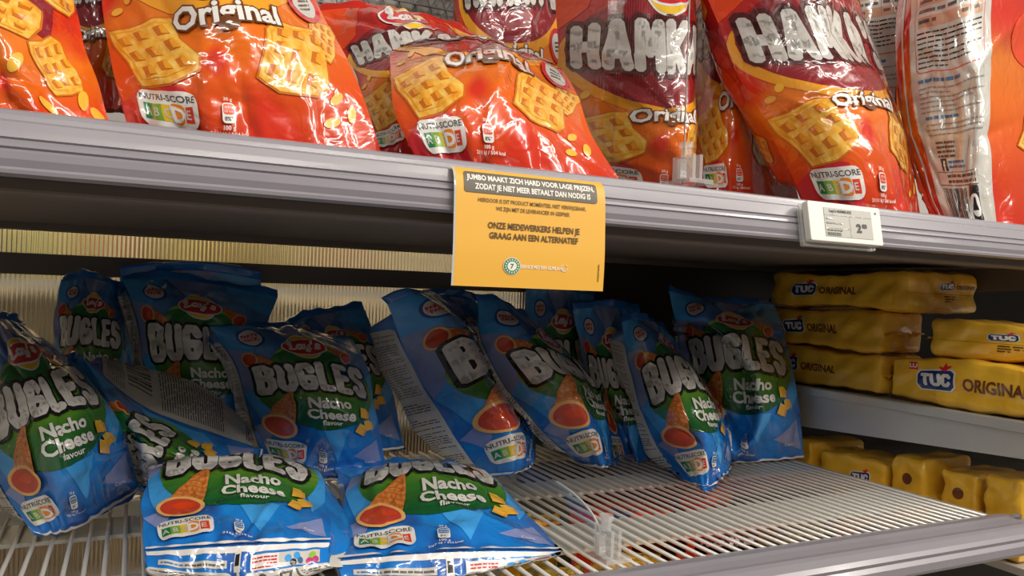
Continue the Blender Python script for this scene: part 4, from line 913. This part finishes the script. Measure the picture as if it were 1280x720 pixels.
# ------------------------------------------------------------------ yellow cracker packs of the next bay
NPX, NPZ = 30, 12
TF = Tmpl(18, 5, NPX, NPZ); TB_ = Tmpl(18, 5, NPX, NPZ); TE = Tmpl(8, 5, 16, NPZ)
def tuc(t, cx, cy, h, L=1, lu=False, word=True, gap=1.0):
    w = h * 1.75; q = Tmpl(1, 1, 1, 1)
    q.poly([(-.52 * w, -.28 * h), (-.40 * w, -.58 * h), (.42 * w, -.50 * h), (.53 * w, -.25 * h), (.50 * w, .45 * h), (.40 * w, .60 * h), (-.45 * w, .45 * h), (-.53 * w, .25 * h)], 'white', L)
    q.poly([(-.48 * w, -.25 * h), (-.37 * w, -.52 * h), (.39 * w, -.45 * h), (.49 * w, -.22 * h), (.46 * w, .40 * h), (.37 * w, .53 * h), (-.41 * w, .39 * h), (-.49 * w, .2 * h)], 'navy', L + 1)
    q.glyphs('TUC', -.40 * w, -.30 * h, .40 * w, .62 * h, .17 * h, 'white', L + 2, gap=.45, rot=.05)
    q.poly([(.16 * w, .52 * h), (.24 * w, .44 * h), (.42 * w, .78 * h), (.30 * w, .74 * h), (.26 * w, .9 * h), (.20 * w, .66 * h), (.08 * w, .7 * h)], 'logored', L + 2)
    put(t, q, cx, cy, 1)
    if word: t.text('ORIGINAL', cx + w * .62 + h * 1.25 * gap, cy - h * .05, h * .78, 'brown', L + 1, .035, .72)
    if lu: t.rect(cx - w * .72, cy + h * .45, cx - w * .5, cy + h * .85, 'logored', L + 1); t.text('LU', cx - w * .61, cy + h * .65, h * .3, 'white', L + 2, .04)
tuc(TF, 4.8, 2.6, 1.9, lu=False, gap=1.05); tuc(TB_, 4.9, 2.7, 2.2, lu=True, gap=1.15)
tuc(TE, 4.3, 3.3, .95, gap=1.1); TE.rows(4.0, 1.2, 5.4, 2.2, 3, 'brown', 1, 3); TE.line([(0, 2.4), (8, 2.3)], .04, 'brown', 1, cap=False)
def cracker_pack(c, yaw, L, D, Hh, label, front_t, end_t, seed, base='yellowfilm', group='yellow cracker packs in the next bay', roll=0.0):
    """pack: long side (printed) faces local -x ... built as six sheets of a soft box"""
    root = empty('cracker_pack', c, label, 'cracker pack', group)
    rng = np.random.default_rng(seed); cy_, sy_ = math.cos(yaw), math.sin(yaw)
    R = np.array([[cy_, -sy_, 0], [sy_, cy_, 0], [0, 0, 1]])
    hx, hy = D / 2, L / 2; ph = rng.uniform(0, 6, 6)
    def soft(p):      # rounded corners and wrinkles
        q = p.copy(); a = np.array([hx, hy, Hh / 2]); z = q - np.array([0, 0, Hh / 2]); r = .007
        inner = np.clip(z, -(a - r), a - r); d = z - inner; n = np.linalg.norm(d, axis=-1, keepdims=True) + 1e-9
        z = inner + d / n * np.minimum(n, r)
        w = .0009 * np.sin(z[..., 1:2] * 160 + ph[0] + 3 * np.sin(z[..., 2:3] * 90)) + .0008 * np.sin(z[..., 2:3] * 230 + z[..., 0:1] * 120 + ph[1]) + .0022 * np.sin(z[..., 1:2] * 33 + ph[2])
        endk = np.clip((np.abs(z[..., 1:2]) - hy * .62) / (hy * .38), 0, 1)
        w = w + endk * .0006 * np.sin(z[..., 0:1] * 260 + z[..., 2:3] * 210 + ph[3])
        nn = d / n; z = z + nn * w * 1.0
        z[..., 2] += Hh / 2 + .0012 * np.sin(z[..., 1] * 26 + ph[4]) * (z[..., 2] > 0)
        return z @ R.T + np.array(c)
    def face(o, a, b, nu, nv): 
        s, t = np.meshgrid(np.linspace(0, 1, nu + 1), np.linspace(0, 1, nv + 1)); return soft(np.array(o) + s[..., None] * np.array(a) + t[..., None] * np.array(b))
    fs_ = []
    G = face((-hx, hy, 0), (0, -L, 0), (0, 0, Hh), NPX, NPZ); fs_.append((G, normals(G), base, front_t, False))
    G = face((-hx, -hy, 0), (D, 0, 0), (0, 0, Hh), 16, NPZ); fs_.append((G, normals(G), base, end_t, False))
    G = face((hx, -hy, 0), (0, L, 0), (0, 0, Hh), NPX, NPZ); fs_.append((G, normals(G), base, None, False))
    G = face((hx, hy, 0), (-D, 0, 0), (0, 0, Hh), 16, NPZ); fs_.append((G, normals(G), base, None, False))
    G = face((-hx, -hy, Hh), (D, 0, 0), (0, L, 0), 16, NPX); fs_.append((G, normals(G), base, None, False))
    G = face((-hx, hy, 0), (D, 0, 0), (0, -L, 0), 16, NPX); fs_.append((G, normals(G), base, None, False))
    film('wrapper', fs_, root)
    # crimped end fin
    f = []
    for e in ((1,) if end_t else (-1, 1)):
        ed = np.array([[t * D * .9 - D * .45, e * (hy + .0005), Hh * .5 + .0008 * math.sin(t * 60)] for t in np.linspace(0, 1, 20)]) @ R.T + np.array(c)
        seal('end_seal', ed, R @ np.array([0, e * 1.0, -.5]), .006, base, root, seed + e)
    return root
XB = 0.853; ZT = 1.182      # next bay: side of its shelf and height of its deck
bs = empty('bay_shelf', (XB, .2, 1.13), 'grey shelf of the next bay with a tapered side bracket under the yellow packs', 'shelf')
def bracket(name, x, y0, y1, zt, h0, h1, parent, mat):
    MB().add([(x, y0, zt), (x, y1, zt), (x, y1, zt - h1), (x, y0, zt - h0), (x + .003, y0, zt), (x + .003, y1, zt), (x + .003, y1, zt - h1), (x + .003, y0, zt - h0)], [(0, 1, 2, 3), (7, 6, 5, 4), (0, 4, 5, 1), (3, 2, 6, 7), (0, 3, 7, 4), (1, 5, 6, 2)]).build(name, mat, parent)
bracket('side_bracket', XB - .006, -.06, .47, ZT - .010, .026, .057, bs, M_metal)
MB().box(XB - .009, XB + .006, -.07, .47, ZT - .012, ZT - .001).build('edge_strip', M_metal, bs, bevel=.001)
MB().box(XB - .003, XB + 1.2, -.07, .47, ZT - .008, ZT - .002).build('deck', M_metal, bs)
b2 = empty('bay_shelf', (XB, .2, 1.36), 'dark underside and bracket of the next bay, above the yellow packs', 'shelf')
bracket('side_bracket', XB + .155, .03, .47, 1.3515, .024, .045, b2, M_under)
b3 = empty('bay_shelf', (XB, .2, .93), 'low shelf of the next bay holding packs in deep shade', 'shelf')
MB().box(XB, XB + .9, -.04, .47, 1.018, 1.026).build('deck', M_metal, b3); MB().box(XB, XB + .9, -.052, -.04, 1.008, 1.034).build('front_lip', M_metal, b3)
PK = [((XB + .045, .292, ZT + .002), 0, .21, .080, .050, 'lowest yellow pack at the back of the stack, letters in shade', TF, None),
      ((XB + .041, .286, ZT + .0565), .0, .20, .078, .050, 'middle yellow pack at the back of the stack', TF, None),
      ((XB + .067, .262, ZT + .111), .0, .225, .130, .047, 'topmost yellow pack with its glossy end facing us', TF, TE),
      ((XB + .050, .058, ZT + .002), 0.0, .235, .088, .052, 'front yellow pack in full light with the largest lettering', TB_, None),
      ((XB + .072, .058, ZT + .0585), .16, .15, .100, .042, 'yellow pack crosswise on the front one, cut by the right edge of the photo', TE, TE)]
for k, (c, yaw, L, D, Hh, lab, ft, et) in enumerate(PK): cracker_pack(c, yaw, L, D, Hh, lab, ft, et, 60 + k)
# packs in shade on the low shelf
lows = [((XB + .055, .40, 1.0287), .1, .12, .09, .062, 'yellow pack in deep shade furthest back on the low shelf'), ((XB + .06, .315, 1.0287), -.10, .045, .10, .075, 'slanting yellow pack on the low shelf, second from the back'),
        ((XB + .052, .236, 1.0287), .10, .10, .082, .066, 'yellow pack lying mid shelf with a dark emblem'), ((XB + .056, .150, 1.0287), 0, .050, .09, .084, 'tan pack end standing in the shade below the grey bracket'),
        ((XB + .060, .088, 1.0287), .04, .046, .09, .080, 'brownish pack standing beside the tan one on the low shelf'), ((XB + .052, .030, 1.0287), -.03, .045, .088, .086, 'yellow pack nearest the right rail end on the low shelf')]
TL = Tmpl(10, 6.6, NPX, NPZ); tuc(TL, 6.5, 4.2, 1.5, word=False)
TS = Tmpl(5, 8.4, NPX, NPZ); TS.ell(2.5, 5.6, .7, .7, 'brown', 1); TS.rows(1.6, 2, 3.4, 4, 3, 'brown', 1, 8)
for k, (c, yaw, L, D, Hh, lab) in enumerate(lows): cracker_pack(c, yaw, L, D, Hh, lab, (None, None, TL, TS, TS, None)[k], None, 80 + k, group='yellow packs on the low shelf of the next bay')

# ------------------------------------------------------------------ bags of the shelf below, seen through the wires
ink('plainyellow', (.90, .62, .04)); ink('plainred', (.78, .05, .02)); ink('plaindark', (.03, .025, .03)); ink('plainolive', (.35, .30, .10)); ink('plainpurple', (.08, .03, .28)); ink('brightred', (.85, .07, .01)); ink('plainorange', (.85, .32, .02))
LP = Tmpl(10, 10, NU, NV)
def low_bag(px0, px1, py0, py1, z, key, label, seed, deco=None):
    z += .023
    T = Tmpl(10, 10, 24, 20)
    if deco == 'letters':
        for k in range(4): T.glyphs('S' if k % 2 else 'A', 1 + k * 2.1, 4, 2.6 + k * 2.1, 3, .5, 'white', 2)
    if deco == 'purple': T.poly([(0, 0), (5, 0), (7, 7), (2, 8)], 'plainpurple', 1); T.poly([(2, 2), (4, 2), (4.5, 5), (2.5, 5)], 'white', 2)
    if deco == 'square': T.rect(4.2, 4, 5.8, 7, 'navy', 1)
    if deco == 'sun': T.ell(5, 5, 3.5, 3, 'cheese', 1); T.ell(8, 6, 1.6, 2, 'plainorange', 2)
    P = [[at(px0, py0, Z=z - .015), at((px0 + px1) / 2, py0 - 6, Z=z), at(px1, py0 - 3, Z=z - .015)], [at(px0, (py0 + py1) / 2, Z=z), at((px0 + px1) / 2, (py0 + py1) / 2, Z=z + .012), at(px1, (py0 + py1) / 2 - 3, Z=z)], [at(px0, py1, Z=z - .03), at((px0 + px1) / 2, py1, Z=z - .02), at(px1, py1 - 4, Z=z - .03)]]
    G = net(U3, [1, .5, 0], P, 24, 20); N = normals(G); h = crumple(seed, 24, 20, .15, .1, .0018); G = G + N * h[..., None]; N = normals(G)
    K = G.copy(); K[..., 2] = np.minimum(K[..., 2] - .10 * (np.sin(np.linspace(0, PI, 25))[None, :] ** .3) * (np.sin(np.linspace(0, PI, 21))[:, None] ** .3), K[..., 2]); 
    root = empty('snack_pack', (G[..., 0].mean(), G[..., 1].mean(), K[..., 2].min()), label, 'snack pack', 'packs on the shelf below the wires')
    film('pouch', [(G, N, key, T if T.items else None, False), (K, -normals(K), key, None, True)], root)
    seal('top_seal', G[-1][::2], (G[-1] - G[-4]).mean(0), .008, key, root, seed)
for k, a in enumerate([(628, 700, 650, 664, 1.035, 'plainyellow', 'yellow pack lying under the wires right of the lying centre bag', 'sun'),
    (712, 842, 626, 664, 1.03, 'plainred', 'long red pack under the wires with a small dark square', 'square'),
    (925, 975, 606, 618, 1.03, 'plainolive', 'small olive pack far under the wires, right of the long red one', None),
    (850, 915, 604, 640, 1.036, 'brightred', 'bright red pack below the corner of the leaning bag', None),
    (650, 728, 716, 760, 1.04, 'plainyellow', 'yellow and purple pack beneath the clear divider clip', 'purple'),
    (738, 826, 698, 735, 1.04, 'plainyellow', 'golden pack at the front under the wires', 'sun'),
    (835, 892, 702, 730, 1.04, 'brightred', 'scarlet pack at the front, right of the golden one', None),
    (868, 948, 666, 690, 1.03, 'plaindark', 'black pack with white letters under the wires', 'letters'),
    (790, 858, 668, 690, 1.028, 'darkred', 'maroon pack behind the scarlet one under the wires', None),
    (962, 1030, 652, 684, 1.03, 'plainolive', 'olive pack right of the black one under the wires', None),
    (900, 962, 702, 722, 1.035, 'plainred', 'red pack in front of the black lettered one', None),
    (1040, 1090, 640, 662, 1.02, 'plainorange', 'orange pack nearest the right end under the wires', None)]): low_bag(*a[:5], a[5], a[6], 100 + k, a[7])

# gondola floor and kick below everything, and the aisle floor
tag(MB().box(-3, 3.5, -3.5, 2.5, -.02, 0).build('floor', material('floor_tile', (.42, .38, .33), .35, var=.15, vscale=2)), kind='structure')
